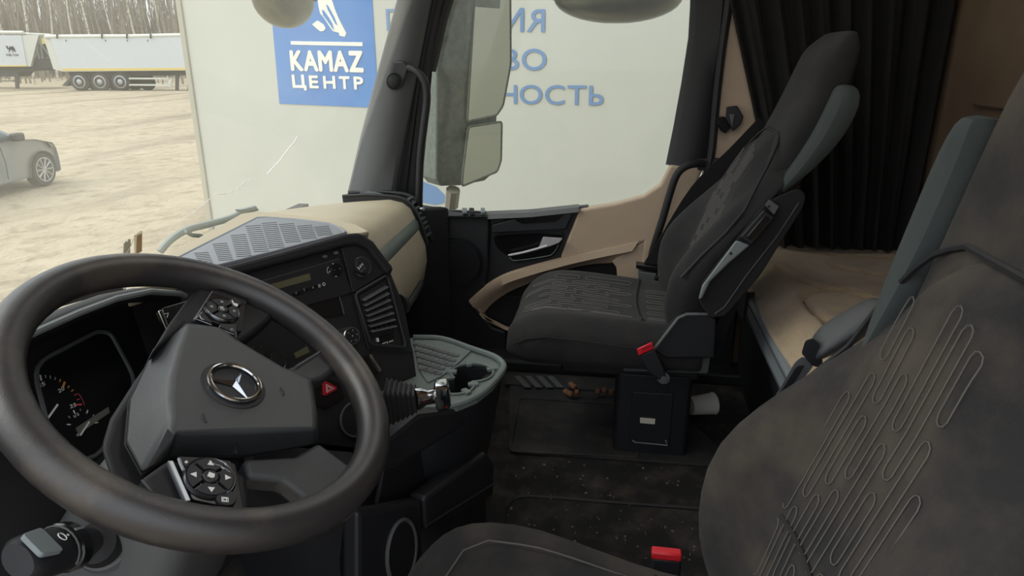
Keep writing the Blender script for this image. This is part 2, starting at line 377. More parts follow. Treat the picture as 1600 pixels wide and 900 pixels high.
# front black half: speaker panel, sill top with switches, handle recess
panel([(640, 335), (660, 330), (762, 336), (764, 350), (762, 420), (756, 452), (735, 472), (745, 482), (770, 512), (790, 518), (800, 640), (640, 640)], 2.482, .05, 'black_plastic', 'speaker_panel', .008)
panel([(762, 336), (900, 324), (920, 322), (880, 402), (870, 408), (822, 424), (785, 436), (757, 453), (762, 420), (766, 350)], 2.50, .04, 'black_plastic', 'handle_panel', .006)
# sill ledge
sl = [(655, 325), (700, 333), (762, 336), (830, 333), (905, 325)]
MB().sheet([[D(x, y - 3, 2.545) for x, y in sl], [D(x, y + 2, 2.475) for x, y in sl], [D(x, y + 7, 2.47) for x, y in sl]], .008).build('sill', 'grey_plastic', dr, smooth=50)
sw = MB().prism(rounded([D(687, 331, 2.49), D(760, 334, 2.49), D(762, 342, 2.462), D(688, 340, 2.462)], .004), (0, 0, .008)).build('switch_panel', 'black_gloss', dr, smooth=0, bevel=.002)
for x0, x1 in ((722, 730), (733, 741), (751, 758)):
    MB().prism([D(x0, 331, 2.48) + V((0, 0, .010)), D(x1, 331.5, 2.48) + V((0, 0, .010)), D(x1, 337, 2.464) + V((0, 0, .008)), D(x0, 337, 2.464) + V((0, 0, .008))], (0, 0, .007)).build('window_switch', 'black_plastic' if x0 == 733 else 'grey_light', sw, smooth=0, bevel=.002)
# speaker grille: ring plus dots as fine relief
sp = D(715, 410, 2.476); gb = MB()
gb.lathe([(.098, .004), (.100, -.002), (.094, -.003), (.090, .004)], sp, (-1, 0, 0), 40, cap=False)
for i in range(1, 10):
    for k in range(6 * i):
        a = 2 * PI * k / (6 * i); gb.box(sp + V((-.0032, math.cos(a) * i * .0094, math.sin(a) * i * .0094)), (.003, .0042, .0042))
tag(gb.build('speaker_grille', 'black_plastic', dr, smooth=0), kind='stuff')
# armrest shelf, grab recess and door lever
MB().prism(rounded([D(768, 352, 2.47), D(800, 343, 2.47), D(895, 332, 2.47), D(884, 358, 2.47), D(768, 364, 2.47)], .01), (.03, 0, 0)).build('grab_shelf', 'black_plastic', dr, smooth=0, bevel=.006)
MB().prism(rounded([D(802, 342, 2.466), D(868, 333, 2.466), D(884, 333, 2.466), D(868, 346, 2.466), D(815, 350, 2.466)], .012), (.01, 0, 0)).build('grab_recess', 'black_gloss', dr, smooth=0)
MB().prism(rounded([D(770, 368, 2.495), D(884, 362, 2.495), D(872, 392, 2.495), D(862, 402, 2.495), D(805, 410, 2.495), D(775, 386, 2.495)], .02), (.006, 0, 0)).build('handle_recess', 'black_gloss', dr, smooth=0)
hd = MB().prism(rounded([D(848, 371, 2.455), D(879, 373, 2.455), D(874, 379, 2.455), D(856, 386, 2.455), D(838, 391, 2.46), D(843, 384, 2.458)], .004), (.014, 0, 0)).build('door_lever', 'satin_silver', dr, smooth=30, bevel=.004)
MB().tube(crv([D(794, 399, 2.466), D(815, 395, 2.462), D(838, 389, 2.458), D(855, 384, 2.456)], 5), [.003] + [.005] * 15, 8).build('lever_blade', 'satin_silver', hd)
MB().tube(crv([D(796, 402, 2.486), D(806, 407, 2.486), D(850, 401, 2.486), D(864, 396, 2.486), D(873, 382, 2.486)], 5), .0018, 6).build('recess_edge', 'grey_light', dr)
struct(MB().box((2.465, -.36, .23), (.03, .20, .46)).build('trim_6', 'black_soft', smooth=0, bevel=.01), 'black kick plate between the passenger door and the bunk')
# lower rear black of the door
panel([(800, 520), (1010, 500), (1030, 640), (800, 640)], 2.50, .04, 'black_plastic', 'lower_panel', .004)
MB().box((2.44, .1, .02), (.12, 1.2, .05)).build('trim_5', 'black_plastic', smooth=0, bevel=.01)
struct(bpy.data.objects['trim_5'], 'black plastic sill at the foot of the passenger door')
# body side ahead of and below the passenger door
struct(MB().box((2.56, .30, -.2), (.05, 1.6, .9)).build('wall_lower', 'black_plastic', smooth=0), 'lower body side under the passenger door')
# ================================================================ outside: yard, neighbouring trailer, tippers, car, wood
GZ = -1.25
gm = M['ground']; nt = gm.node_tree; N = nt.nodes; L = nt.links; b = N['Principled BSDF']
tc = N.new('ShaderNodeTexCoord')
def nz(scale, st, det, lo, hi):
    mp = N.new('ShaderNodeMapping'); mp.inputs['Scale'].default_value = st; mp.inputs['Rotation'].default_value = (0, 0, .45)
    L.new(tc.outputs['Object'], mp.inputs[0]); n = N.new('ShaderNodeTexNoise'); n.inputs['Scale'].default_value = scale; n.inputs['Detail'].default_value = det; n.inputs['Roughness'].default_value = .65
    L.new(mp.outputs[0], n.inputs['Vector']); r = N.new('ShaderNodeMapRange'); r.inputs[1].default_value = lo; r.inputs[2].default_value = hi; L.new(n.outputs['Fac'], r.inputs[0]); return r.outputs[0]
def mx(f, a, c2):
    q = N.new('ShaderNodeMix'); q.data_type = 'RGBA'; L.new(f, q.inputs[0])
    if hasattr(a, 'links'): L.new(a, q.inputs[6])
    else: q.inputs[6].default_value = (*s2l(a), 1)
    q.inputs[7].default_value = (*s2l(c2), 1); return q.outputs[2]
c1 = mx(nz(.5, (1, 1, 1), 8, .35, .65), (170, 157, 135), (154, 141, 119))
c2_ = mx(nz(.16, (.3, 1.8, 1), 7, .52, .66), c1, (124, 111, 94))
c3 = mx(nz(2.2, (1, 1, 1), 10, .5, .68), c2_, (132, 118, 96))
L.new(c3, b.inputs['Base Color'])
bn = N.new('ShaderNodeTexNoise'); bn.inputs['Scale'].default_value = 3.5; bn.inputs['Detail'].default_value = 9; L.new(tc.outputs['Object'], bn.inputs['Vector'])
bu = N.new('ShaderNodeBump'); bu.inputs['Strength'].default_value = 1.0; bu.inputs['Distance'].default_value = .16; L.new(bn.outputs['Fac'], bu.inputs['Height']); L.new(bu.outputs[0], b.inputs['Normal'])
gv = []; NX = 70
for i in range(NX):
    for j in range(NX):
        x = -140 + 340 * i / (NX - 1); y = -160 + 340 * j / (NX - 1)
        gv.append((x, y, GZ + .05 * math.sin(x * .7 + y * .31) * math.sin(y * .53) * min(1, math.hypot(x, y) / 20)))
g = MB().add(gv, [(i * NX + j, i * NX + j + 1, (i + 1) * NX + j + 1, (i + 1) * NX + j) for i in range(NX - 1) for j in range(NX - 1)]).build('ground', 'ground'); struct(g, 'pale rutted dirt yard outside the truck')

# ---- white trailer parked alongside
TD = V((math.cos(math.radians(73.8)), math.sin(math.radians(73.8)), 0)); TN = V((-TD.y, TD.x, 0)); TP = V((4.4, .3, 0))
def T(px, py, off=0.0): return onpl(px, py, TP + TN * off, TN)
edge = T(300, 150); e0 = (edge - TP).dot(TD); ln = 9.0
tr = root('box_trailer', (TP.x, TP.y, GZ), 'white box trailer with a blue sign parked alongside', 'trailer')
def tbox(a0, a1, z0, z1, n0, n1):   # along TD, height, depth (positive away from the truck)
    q = []
    for a in (a0, a1):
        for n in (n0, n1): q.append(TP + TD * a - TN * n)
    mb = MB(); mb.prism([V((p.x, p.y, z0)) for p in (q[0], q[1], q[3], q[2])], (0, 0, z1 - z0)); return mb
tbox(e0 - ln, e0, -.45, 2.6, 0, 2.5).build('body', 'trailer_white', tr, smooth=0)
tbox(e0 - .035, e0 + .02, -.46, 2.62, -.014, .05).build('corner_post', 'trailer_trim', tr, smooth=0, bevel=.006)
tbox(e0 - ln, e0, -.55, -.43, -.02, .05).build('lower_rail', 'trailer_trim', tr, smooth=0)
tbox(e0 - ln + .5, e0 - .6, -.75, -.46, .6, 1.9).build('chassis', 'dark_frame', tr, smooth=0)
for a in (e0 - 7.5, e0 - 6.2, e0 - 4.9):
    for n in (.15, 2.0): MB().lathe([(.2, 0), (.48, .02), (.5, .08), (.5, .27), (.48, .33), (.2, .35)], V((0, 0, GZ + .5)) + V((*(TP + TD * a - TN * (n + .3)).xy, 0)), TN, 28).build('wheel', 'tyre', tr)
for n in (.5, 1.9): tbox(e0 - 1.2, e0 - 1.05, GZ + .02, -.5, n, n + .14).build('landing_leg', 'dark_frame', tr, smooth=0)
sg = MB().prism([T(428, 45) + V((0, 0, T(428, -28).z - T(428, 45).z)), T(437, 162), T(592, 168.5), V((*T(592, 168.5).xy, T(428, -28).z))], TN * .004).build('blue_sign', 'sign_blue', tr, smooth=0)
def tpoly(pts, off, th, mt, name, par): return MB().prism([T(x, y, off) for x, y in pts], TN * th).build(name, mt, par, smooth=0)
z3 = lambda a: [(280 + x / 4, y / 4) for x, y in a]
tpoly(z3([(698, 257), (1147, 264), (1147, 289), (700, 279)]), .004, .003, 'sign_white', 'sign_bar', sg)
tpoly(z3([(868, 0), (862, -40), (900, -80), (960, -70), (955, 0), (975, 60), (1000, 120), (1030, 178), (1046, 208), (1036, 231), (1002, 222), (1000, 205), (962, 195), (936, 158), (912, 122), (905, 110), (882, 84), (872, 40)]), .004, .003, 'sign_white', 'horse_emblem', sg)
tpoly(z3([(832, 152), (865, 128), (884, 140), (905, 155), (916, 178), (906, 193), (884, 196), (862, 180)]), .004, .003, 'sign_white', 'horse_emblem', sg)
for q in ([(893, 62), (905, 66), (935, 108), (958, 148), (968, 190), (955, 172), (925, 130), (900, 96)], [(918, 28), (930, 34), (950, 70), (972, 112), (990, 160), (976, 148), (952, 104), (930, 62)]): tpoly(z3(q), .007, .002, 'sign_blue', 'emblem_gap', sg)
def ttext(txt, x0, x1, yb0, yb1, yt0, mt, name, par, off, bold):
    a = T(x0, yb0, off); c = T(x1, yb1, off); t = T(x0, yt0, off); return text_fit(name, txt, a, V((c.x, c.y, c.z)), V((a.x, a.y, t.z)), .003, mt, par, bold)
ttext('KAMAZ', 456.5, 567.5, 109, 111.6, 80, 'sign_white', 'lettering', sg, .005, .06)
for ch_, x0_, x1_, yb_, yt_ in (('Ц', 459, 479, 140, 117.5), ('Е', 485, 498, 137, 118.7), ('Н', 507, 524.5, 137.6, 119.4), ('Т', 531.5, 547, 138.3, 120), ('Р', 554.5, 568, 139, 120.5)): ttext(ch_, x0_, x1_, yb_, yb_ + .3, yt_, 'sign_white', 'letter', sg, .005, .05)
ttext('ГАРАНТИЯ', 605, 851, 48, 49.5, 14.5, 'text_blue', 'lettering', tr, .002, .012)
ttext('КАЧЕСТВО', 605, 853.5, 107, 110, 75, 'text_blue', 'lettering', tr, .002, .012)
ttext('НАДЕЖНОСТЬ', 622, 942, 164, 171, 130, 'text_blue', 'lettering', tr, .002, .012)
tpoly([(640, 275), (662, 284), (682, 292), (694, 304), (699, 316), (680, 320), (660, 316), (640, 318)], .002, .002, 'text_blue', 'blue_swoosh', tr)

# ---- far tippers: local frame (along the picture's right, away, up) at the wheels' ground line
def frame(px, py):
    o = at(px, py, Z=GZ); f = _FH.copy(); return o, RT.copy(), f, (o - CAM).dot(FW) / FPX   # origin, right, away, metres per pixel
def tipper(px0, pyg, label, full, x_end):
    o, r, f, k = frame(px0, pyg); rt = root('tipper_trailer', o, label, 'trailer', 'tipper trailers across the yard')
    def Q(dx, dy, n=0):      # a point of the trailer's own upright side plane, n metres behind it
        return onpl(px0 + dx, pyg - dy, o, f) + f * n
    def slab(pts, n0, n1, mt, name, par=rt, bv=0): return MB().prism([Q(x, y, n0) for x, y in pts], f * (n1 - n0)).build(name, mt, par, smooth=0, bevel=bv)
    return rt, Q, slab, k, f
# big tipper: origin at px (93,142)
rt, Q, slab, k, f = tipper(93, 142, 'long white tipper trailer with three axles at the edge of the wood', True, 300)
X_ = lambda px: px - 93
Y_ = lambda py: 142 - py
slab([(X_(78), Y_(58)), (X_(97), Y_(112)), (X_(310), Y_(110)), (X_(330), Y_(57))], 0, 2.5, 'tipper_white', 'body')
slab([(X_(78), Y_(58)), (X_(66), Y_(56)), (X_(82), Y_(108)), (X_(97), Y_(112))], .1, 2.4, 'tipper_top', 'tailgate')
MB().tube([Q(X_(70), Y_(57.5), .1), Q(X_(140), Y_(57), .1), Q(X_(200), Y_(57), .1), Q(X_(330), Y_(54), .1)], 3.2 * k, 8).build('roll_tarp', 'tipper_top', rt)
for px in (90, 160, 199, 236): slab([(X_(px) - .8, Y_(53)), (X_(px) + .8, Y_(53)), (X_(px) + .8, Y_(60)), (X_(px) - .8, Y_(60))], -.12, 0, 'dark_frame', 'tarp_strap')
for px in (103, 165, 199, 231): slab([(X_(px) - .5, Y_(62)), (X_(px) + .5, Y_(62)), (X_(px) + .5, Y_(65)), (X_(px) - .5, Y_(65))], -.03, 0, 'dark_frame', 'body_hook')
slab([(X_(97), Y_(107)), (X_(310), Y_(106)), (X_(310), Y_(109.5)), (X_(98), Y_(111))], -.03, .05, 'yellow', 'marking_stripe')
slab([(X_(100), Y_(111)), (X_(296), Y_(110)), (X_(292), Y_(118)), (X_(104), Y_(121))], .5, 2.0, 'dark_frame', 'chassis')
for px in (123, 155, 187):
    for n in (.05, 1.9):
        wv = MB().lathe([(.35 * 14 * k, 0), (.8 * 14 * k, 0), (14 * k, .06), (14 * k, .34), (.8 * 14 * k, .4)], Q(X_(px), Y_(128), n), f, 26).build('wheel', 'tyre', rt)
        if n < 1: MB().lathe([(.5, .02), (8 * k, -.01), (8 * k, .03), (5 * k, .05), (4 * k, .01), (1.5 * k, -.01)], Q(X_(px), Y_(128), .04), f, 20).build('rim', 'wheel_alloy', wv)
    MB().tube([Q(X_(px) + 15.5 * math.cos(a), Y_(128) + 15.5 * math.sin(a), .2) for a in [lerp(.3, PI - .3, i / 8) for i in range(9)]], .9 * k, 6, up=f, flat=8 * .0 + 1).build('mudguard', 'dark_frame', rt)
for y0 in (124, 134): slab([(X_(200), Y_(y0)), (X_(266), Y_(y0 + .3)), (X_(266), Y_(y0 - 2.4)), (X_(200), Y_(y0 - 2.6))], .1, .2, 'tipper_top', 'side_guard')
slab([(X_(262), Y_(122)), (X_(268), Y_(122)), (X_(266), Y_(136)), (X_(262), Y_(136))], .1, .2, 'tipper_top', 'side_guard')
MB().lathe([(.1, 0), (12 * k, 0), (12 * k, .3), (.1, .3)], Q(X_(216), Y_(130), 1.2), f, 18).build('spare_wheel', 'tyre', rt)
for px in (272, 291): slab([(X_(px) - 2, Y_(114)), (X_(px) + 2.5, Y_(114)), (X_(px) + 2, Y_(142)), (X_(px) - 2, Y_(142))], .4, .6, 'dark_frame', 'landing_leg')
slab([(X_(93), Y_(134)), (X_(108), Y_(118)), (X_(110), Y_(121)), (X_(99), Y_(135))], .3, 2.2, 'dark_frame', 'rear_bumper')
# second tipper, partly out of frame on the left
rt, Q, slab, k, f = tipper(20, 139, 'white tipper trailer with a camel emblem at the left edge', False, 80)
X_ = lambda px: px - 20
Y_ = lambda py: 139 - py
slab([(X_(-190), Y_(53)), (X_(33), Y_(55)), (X_(42), Y_(104)), (X_(-190), Y_(103))], 0, 2.5, 'tipper_white', 'body')
slab([(X_(33), Y_(55)), (X_(60), Y_(54)), (X_(58), Y_(60)), (X_(47), Y_(104)), (X_(42), Y_(104))], .05, 2.4, 'tipper_top', 'front_wall')
MB().tube([Q(X_(-190), Y_(50), .1), Q(X_(35), Y_(51), .1)], 2.8 * k, 8).build('roll_tarp', 'tipper_top', rt)
MB().tube([Q(X_(35), Y_(52), .2), Q(X_(77), Y_(54), .2)], 1.3 * k, 6).build('tarp_rail', 'tipper_top', rt)
for a, b2 in (((52, 54), (60, 92)), ((60, 56), (65, 92)), ((43, 76), (50, 66)), ((50, 66), (62, 68)), ((62, 68), (77, 90))): MB().tube([Q(X_(a[0]), Y_(a[1]), .15), Q(X_(b2[0]), Y_(b2[1]), .15)], .9 * k, 6).build('ladder_rail', 'grey_light', rt)
slab([(X_(62), Y_(62)), (X_(70), Y_(62)), (X_(76), Y_(90)), (X_(65), Y_(90))], .3, 1.6, 'dark_frame', 'hydraulic_ram')
slab([(X_(61), Y_(60)), (X_(69), Y_(59)), (X_(70), Y_(68)), (X_(62), Y_(69))], .2, .3, 'yellow', 'warning_plate')
slab([(X_(47), Y_(92)), (X_(64), Y_(91)), (X_(80), Y_(92)), (X_(80), Y_(108)), (X_(47), Y_(104))], .3, 2.0, 'dark_frame', 'coupling_box')
slab([(X_(-190), Y_(102)), (X_(42), Y_(102)), (X_(42), Y_(104)), (X_(-190), Y_(104.5))], -.03, .05, 'yellow', 'marking_stripe')
slab([(X_(-190), Y_(104)), (X_(78), Y_(104)), (X_(76), Y_(109)), (X_(28), Y_(112)), (X_(20), Y_(120)), (X_(-190), Y_(120))], .4, 2.0, 'dark_frame', 'chassis')
slab([(X_(18), Y_(112)), (X_(24), Y_(112)), (X_(24), Y_(139)), (X_(20), Y_(139))], .3, .5, 'dark_frame', 'landing_leg')
slab([(X_(-2), Y_(126)), (X_(18), Y_(126)), (X_(18), Y_(127.5)), (X_(-2), Y_(127.5))], .3, .5, 'dark_frame', 'brace')
camel = [(9.3, 72), (10.5, 71.3), (12.5, 72.8), (13.3, 75), (14.6, 75), (15, 72.6), (16.3, 71.8), (17.3, 73.8), (18.8, 72.2), (20.5, 72.2), (21.5, 74), (23, 75.5), (23.6, 78), (25, 81.3), (24, 81.5), (22, 79), (20.8, 78.6), (21, 82), (20, 82), (19.3, 78.3), (16.5, 78), (15.5, 80), (14.2, 82), (13.3, 82), (14.6, 79.6), (13.6, 77.6), (11.6, 77), (10.8, 74.6), (9.6, 73.6)]
MB().prism([Q(X_(x), Y_(y), -.02) for x, y in camel], f * .02).build('camel_emblem', 'car_dark', rt, smooth=0)
text_fit('lettering', 'WIELTON', Q(X_(9.5), Y_(87.6), -.01), Q(X_(29), Y_(87.6), -.01), Q(X_(9.5), Y_(84.2), -.01), .02, 'car_dark', rt, .02)

# ---- silver saloon at the left edge (front half in view), heading to the right
o, r, f, k = frame(77, 291); yawc = math.radians(86)
r = (RT * math.cos(yawc) + _FH * math.sin(yawc)); f = V((-r.y, r.x, 0))
car = root('car', o, 'dusty silver-grey saloon car parked in the yard', 'car')
W = 1.8
def CQ(a, z, n=0.0): return o + r * a + f * n + V((0, 0, z))   # a: forward of the front wheel centre
prof = [(-4.0, .28), (-4.1, .55), (-3.95, .82), (-3.4, .95), (-2.75, 1.40), (-1.9, 1.46), (-1.35, 1.38), (-.62, 1.00), (-.1, .93), (.42, .82), (.62, .70), (.68, .5), (.66, .26), (.40, .22), (-.42, .22), (-2.3, .22), (-3.2, .22)]
# body as stacked long sections: width tapers towards roof
def sect(n, ins, top):
    out = []
    for a, z in prof:
        out.append(CQ(a * (1 - .02 * ins), min(z, top), n))
    return out
mb = MB()
hips = [(-3.9, .25), (-4.08, .5), (-3.95, .8), (-3.0, .90), (-2.0, .93), (-1.0, .95), (-.62, .97), (-.1, .92), (.40, .81), (.60, .70), (.67, .5), (.64, .26), (.38, .24)]
arch = [(.36 * math.cos(t), .33 + .36 * math.sin(t)) for t in [lerp(0.0, PI, i / 10) for i in range(11)]]
side = hips + [(.38, .3)] + arch + [(-.38, .24), (-2.32, .22)] + [(-2.69 + .36 * math.cos(t), .33 + .36 * math.sin(t)) for t in [lerp(0, PI, i / 8) for i in range(9)]] + [(-3.1, .25)]
def nose(a, s): return a if a < .30 else .30 + (a - .30) * s
body = MB().loft([[CQ(nose(a, s), z, n) for a, z in side] for n, s in ((0.05, .30), (0, .34), (.06, .5), (.2, .75), (.5, .95), (.9, 1), (1.3, .95), (1.6, .75), (W - .06, .5), (W, .34), (W - .05, .3))]).build('body', 'car_paint', car, smooth=35)
cab = [(-3.2, .92), (-2.5, 1.38), (-1.65, 1.45), (-1.1, 1.37), (-.34, .95)]
mb = MB(); mb.loft([[CQ(a, z, .05 + (z - .92) * .35) for a, z in cab], [CQ(a, z, W - .05 - (z - .92) * .35) for a, z in cab]]); mb.build('cabin', 'car_paint', car, smooth=0, bevel=.03)
gla = [(-2.95, .97), (-2.43, 1.33), (-1.65, 1.39), (-1.17, 1.32), (-.52, .97)]
mb = MB(); mb.loft([[CQ(a, z, .035 + (z - .92) * .35) for a, z in gla], [CQ(a, z, .06 + (z - .92) * .35) for a, z in gla]]); mb.build('side_window', 'car_glass', car, smooth=0)
MB().loft([[CQ(-1.04, 1.35, .25), CQ(-1.04, 1.35, W - .25)], [CQ(-.40, 1.0, .14), CQ(-.40, 1.0, W - .14)]], closed=False, cap=False).build('windscreen', 'car_glass', car, smooth=0)
MB().box(CQ(-.62, 1.02, -.07), (.22, .16, .15)).build('wing_mirror', 'car_dark', car, bevel=.04, seg=3)
MB().box(CQ(-1.28, .82, -.015), (.03, .2, .03), Matrix.Rotation(math.atan2(r.y, r.x) - PI / 2, 3, 'Z')).build('door_handle', 'car_paint', car)
MB().prism([CQ(-.95, .3, -.006), CQ(-.93, .6, -.006), CQ(-.99, .93, -.006), CQ(-1.0, .93, -.006), CQ(-.945, .6, -.006), CQ(-.965, .3, -.006)], f * .01).build('door_gap', 'car_dark', car, smooth=0)
MB().prism([CQ(.20, .83, -.006), CQ(.33, .78, -.006), CQ(.345, .70, -.006), CQ(.28, .72, -.006)], f * .08).build('headlamp', 'chrome_dark', car, smooth=0)
for a in (0, -2.69):
    for n in (.02, W - .22):
        wv = MB().lathe([(.2, 0), (.30, 0), (.33, .04), (.33, .17), (.30, .2), (.2, .2)], CQ(a, .33, n), f, 26).build('wheel', 'tyre', car)
        if n < 1:
            mb = MB(); c0 = CQ(a, .33, n - .01)
            mb.lathe([(.225, .03), (.235, 0), (.215, 0), (.21, .05)], c0, f, 26, cap=False)
            for q in range(10):
                t = 2 * PI * q / 10; mb.tube([c0 + f * .02, c0 + r * (.22 * math.cos(t)) + V((0, 0, .22 * math.sin(t))) + f * .01], .018, 5)
            mb.build('rim', 'wheel_alloy', wv)

# ---- wood behind the yard
rnd = random.Random(3)
def gpt(px, depth):
    d = _FH + RT * ((px - 800) / 1129); return V((CAM.x, CAM.y, 0)) + d * depth + V((0, 0, GZ))
for i in range(46):
    px = -60 + 400 * (i + rnd.random() * .8) / 46; dp = rnd.uniform(66, 82); p = gpt(px, dp); h = rnd.uniform(14, 19); lean = rnd.uniform(-1.6, 1.6)
    bt = root('birch_tree', p, 'bare pale birch in the wood behind the tipper trailers', 'tree', 'birches behind the yard')
    top = p + V((0, 0, h)) + RT * lean; r0 = rnd.uniform(.05, .12)
    trunk = [lerp(p, top, t / 6) + RT * (rnd.uniform(-.12, .12)) for t in range(7)]
    MB().tube(trunk, [r0 * (1 - .75 * t / 6) for t in range(7)], 6).build('trunk', 'bark' if i % 4 else 'birch', bt)
    mb = MB()
    for q in range(14):
        t = rnd.uniform(.3, .98); s0 = lerp(p, top, t); dv = RT * rnd.uniform(-1, 1) + V((0, 0, rnd.uniform(.6, 1.4))) + _FH * rnd.uniform(-.6, .6)
        mb.tube([s0, s0 + dv * rnd.uniform(.5, 1), s0 + dv * rnd.uniform(1.2, 2.2) + RT * rnd.uniform(-.3, .3)], [.03, .022, .01], 3)
    mb.build('branches', 'twig', bt)
mb = MB()
for q in range(6500):
    px = rnd.uniform(-160, 420); dp = 84 + 60 * rnd.random() ** .8; p = gpt(px, dp); h = rnd.uniform(2, 9) if q % 3 else rnd.uniform(10, 17)
    tp = p + V((0, 0, h)) + RT * rnd.uniform(-.14, .14) * h + _FH * rnd.uniform(-.1, .1) * h; r0 = rnd.uniform(.03, .09)
    if q % 2: p = p + V((0, 0, rnd.uniform(0, 6))); tp = tp + V((0, 0, 2))
    mb.tube([p, tp], [r0, r0 * .4], 3, cap=False)
tag(mb.build('thicket', 'twig', None, smooth=0), 'grey-brown leafless undergrowth and thin stems filling the wood', 'undergrowth', None, 'stuff')
# ================================================================ dashboard
db = root('dashboard', (1.3, .95, .3), 'beige-topped truck dashboard with a grey ribbed parcel tray', 'dashboard')
def lip(x): return .6 + (x - 1.64) * .169, .679 - (x - 1.64) * .117
rings = []
for i in range(15):
    x = lerp(1.30, 2.37, i / 14); Y0, z0 = lip(x); e = max(0, (1.66 - x) / .36)   # rises towards the centre hump
    zf = min(z0 + .045, .70 - max(0, 1.87 - x) * .28); wy = ws_y(x, zf) - .012
    rings.append([V((x, y, z)) for y, z in [(wy, zf), (lerp(wy, Y0, .35), lerp(zf, z0 + .066, .55)), (lerp(wy, Y0, .7), z0 + .066), (Y0 + .045, z0 + .056 + .01 * e), (Y0 + .016, z0 + .035), (Y0, z0),
        (Y0 + .02, z0 - .002), (Y0 + .14, z0 - .1), (wy - .02, zf - .1)]])
MB().loft(rings).build('upper_pad', 'tan_dash', db, smooth=50)
rings = []; strip = []
for i in range(15):
    x = lerp(1.30, 2.37, i / 14); Y0, z0 = lip(x)
    strip.append([V((x, y, z)) for y, z in [(Y0 + .004, z0 + .002), (Y0 - .008, z0 - .012), (Y0 - .014, z0 - .034), (Y0 - .012, z0 - .040), (Y0 + .05, z0 - .04), (Y0 + .05, z0)]])
    rings.append([V((x, y, z)) for y, z in [(Y0 + .012, z0 - .040), (Y0 - .012, z0 - .043), (Y0 - .034, z0 - .10), (Y0 - .036, z0 - .16), (Y0 - .022, z0 - .23), (Y0 + .012, z0 - .30), (Y0 + .08, z0 - .345), (Y0 + .2, z0 - .36), (Y0 + .3, z0 - .1)]])
MB().loft(strip).build('decor_strip', 'grey_green', db, smooth=50)
gx = MB().loft(rings).build('glove_box', 'tan_dash', db, smooth=50)
# dark finger slot in the glove box front
q = [V((x, lip(x)[0] - .031, lip(x)[1] - .21)) for x in (1.86, 2.0, 2.2)]
MB().tube([p + V((0, -.002, 0)) for p in q], [.010, .013, .010], 8, up=(0, 0, 1)).build('finger_slot', 'black_soft', gx)
# end cap with the side demister vent
prof = lambda dx: [V((dx, y, z)) for y, z in [(1.0, .665), (.90, .672), (.80, .668), (.757, .655), (.728, .625), (.710, .585), (.698, .55), (.686, .50), (.690, .488)]]
ec = MB().sheet([prof(2.372), prof(2.425)], .035).build('end_cap', 'black_plastic', db, smooth=50)
pp_ = crv(prof(2.37), 6)
MB().tube([p + V((.058, -.004, .004)) for p in pp_], .008, 8).build('vent_rim', 'black_plastic', ec)
MB().tube([p + V((.0, -.003, .003)) for p in pp_], .005, 8).build('vent_rim', 'black_plastic', ec)
for t in range(8):
    p = pp_[18 + t * 3]; MB().box(p + V((.029, -.006, .004)), (.05, .012, .006)).build('vent_fin', 'grey_plastic', ec, smooth=0)
MB().lathe([(.001, .012), (.008, .010), (.011, 0)], pp_[26] + V((.03, -.012, .008)), (-.3, -.9, .3), 12).build('vent_button', 'chrome_dark', ec)
MB().prism(rounded([at(576, 297, X=2.42), at(601, 303, X=2.42), at(600, 309, X=2.42), at(566, 309, X=2.42)], .006), (-.03, 0, 0)).build('ledge_clip', 'grey_green', db, smooth=0, bevel=.004)
# lower dark body on the passenger side and centre
MB().prism([(1.0, 1.12, .55), (2.40, 1.12, .55), (2.40, .86, .50), (2.40, .82, .02), (1.5, .66, .02), (1.42, .62, .5), (1.0, .80, .6)], (0, 0, -.02)).build('under_shelf', 'black_soft', db, smooth=0)
MB().box((1.95, .90, .24), (.95, .10, .5)).build('kick_panel', 'black_soft', db, smooth=0, bevel=.02)
MB().prism([(2.40, .72, .0), (2.47, .62, .0), (2.47, 1.05, .0), (2.38, 1.05, .0)], (0, 0, .62)).build('side_cheek', 'black_plastic', db, smooth=0, bevel=.01)

# ---- raised tan centre hump with the parcel tray
TZ = .80
Tz = lambda x, y, z=TZ: at(x, y, Z=z)
rim_o = [Tz(x, y) for x, y in [(196, 455), (198, 432), (290, 382), (376, 334), (400, 330), (450, 334), (520, 343), (556, 350), (577, 361), (548, 367), (430, 397), (312, 427)]]
lo = [V((p.x + (.01 if i > 6 else 0), p.y + (0 if i < 5 else .01), .772)) for i, p in enumerate(rim_o)]
MB().loft([lo, [p - V((0, 0, .006)) for p in rim_o], rim_o]).build('centre_hump', 'tan_dash', db, smooth=30, bevel=.004)
MB().loft([[V((p.x + (.05 if i > 6 else .02), p.y + (-.02 if i < 5 else .06), .55)) for i, p in enumerate(rim_o)], [V((p.x, p.y + (-.006 if i < 5 else .012), .773)) for i, p in enumerate(rim_o)]]).build('hump_base', 'black_soft', db, smooth=30)
tray_o = [Tz(x, y, TZ + .001) for x, y in [(258, 418), (304, 394), (402, 344), (414, 343), (470, 347), (515, 353), (532, 360), (540, 367), (430, 396), (306, 427)]]
tray = MB().loft([tray_o, [p + V((0, 0, .005)) for p in tray_o], [lerp(p, V((1.2, .66, TZ)), .03) + V((0, 0, .006)) for p in tray_o]], True, True).build('parcel_tray', 'grey_plastic', db, smooth=30)
tray.data.materials[0] = mat('tray_grey', (132, 136, 142), .6, bump=.2, bscale=600)
zz = lambda x, y: (200 + x / 3.3333, 280 + y / 3.3333)
mb = MB()
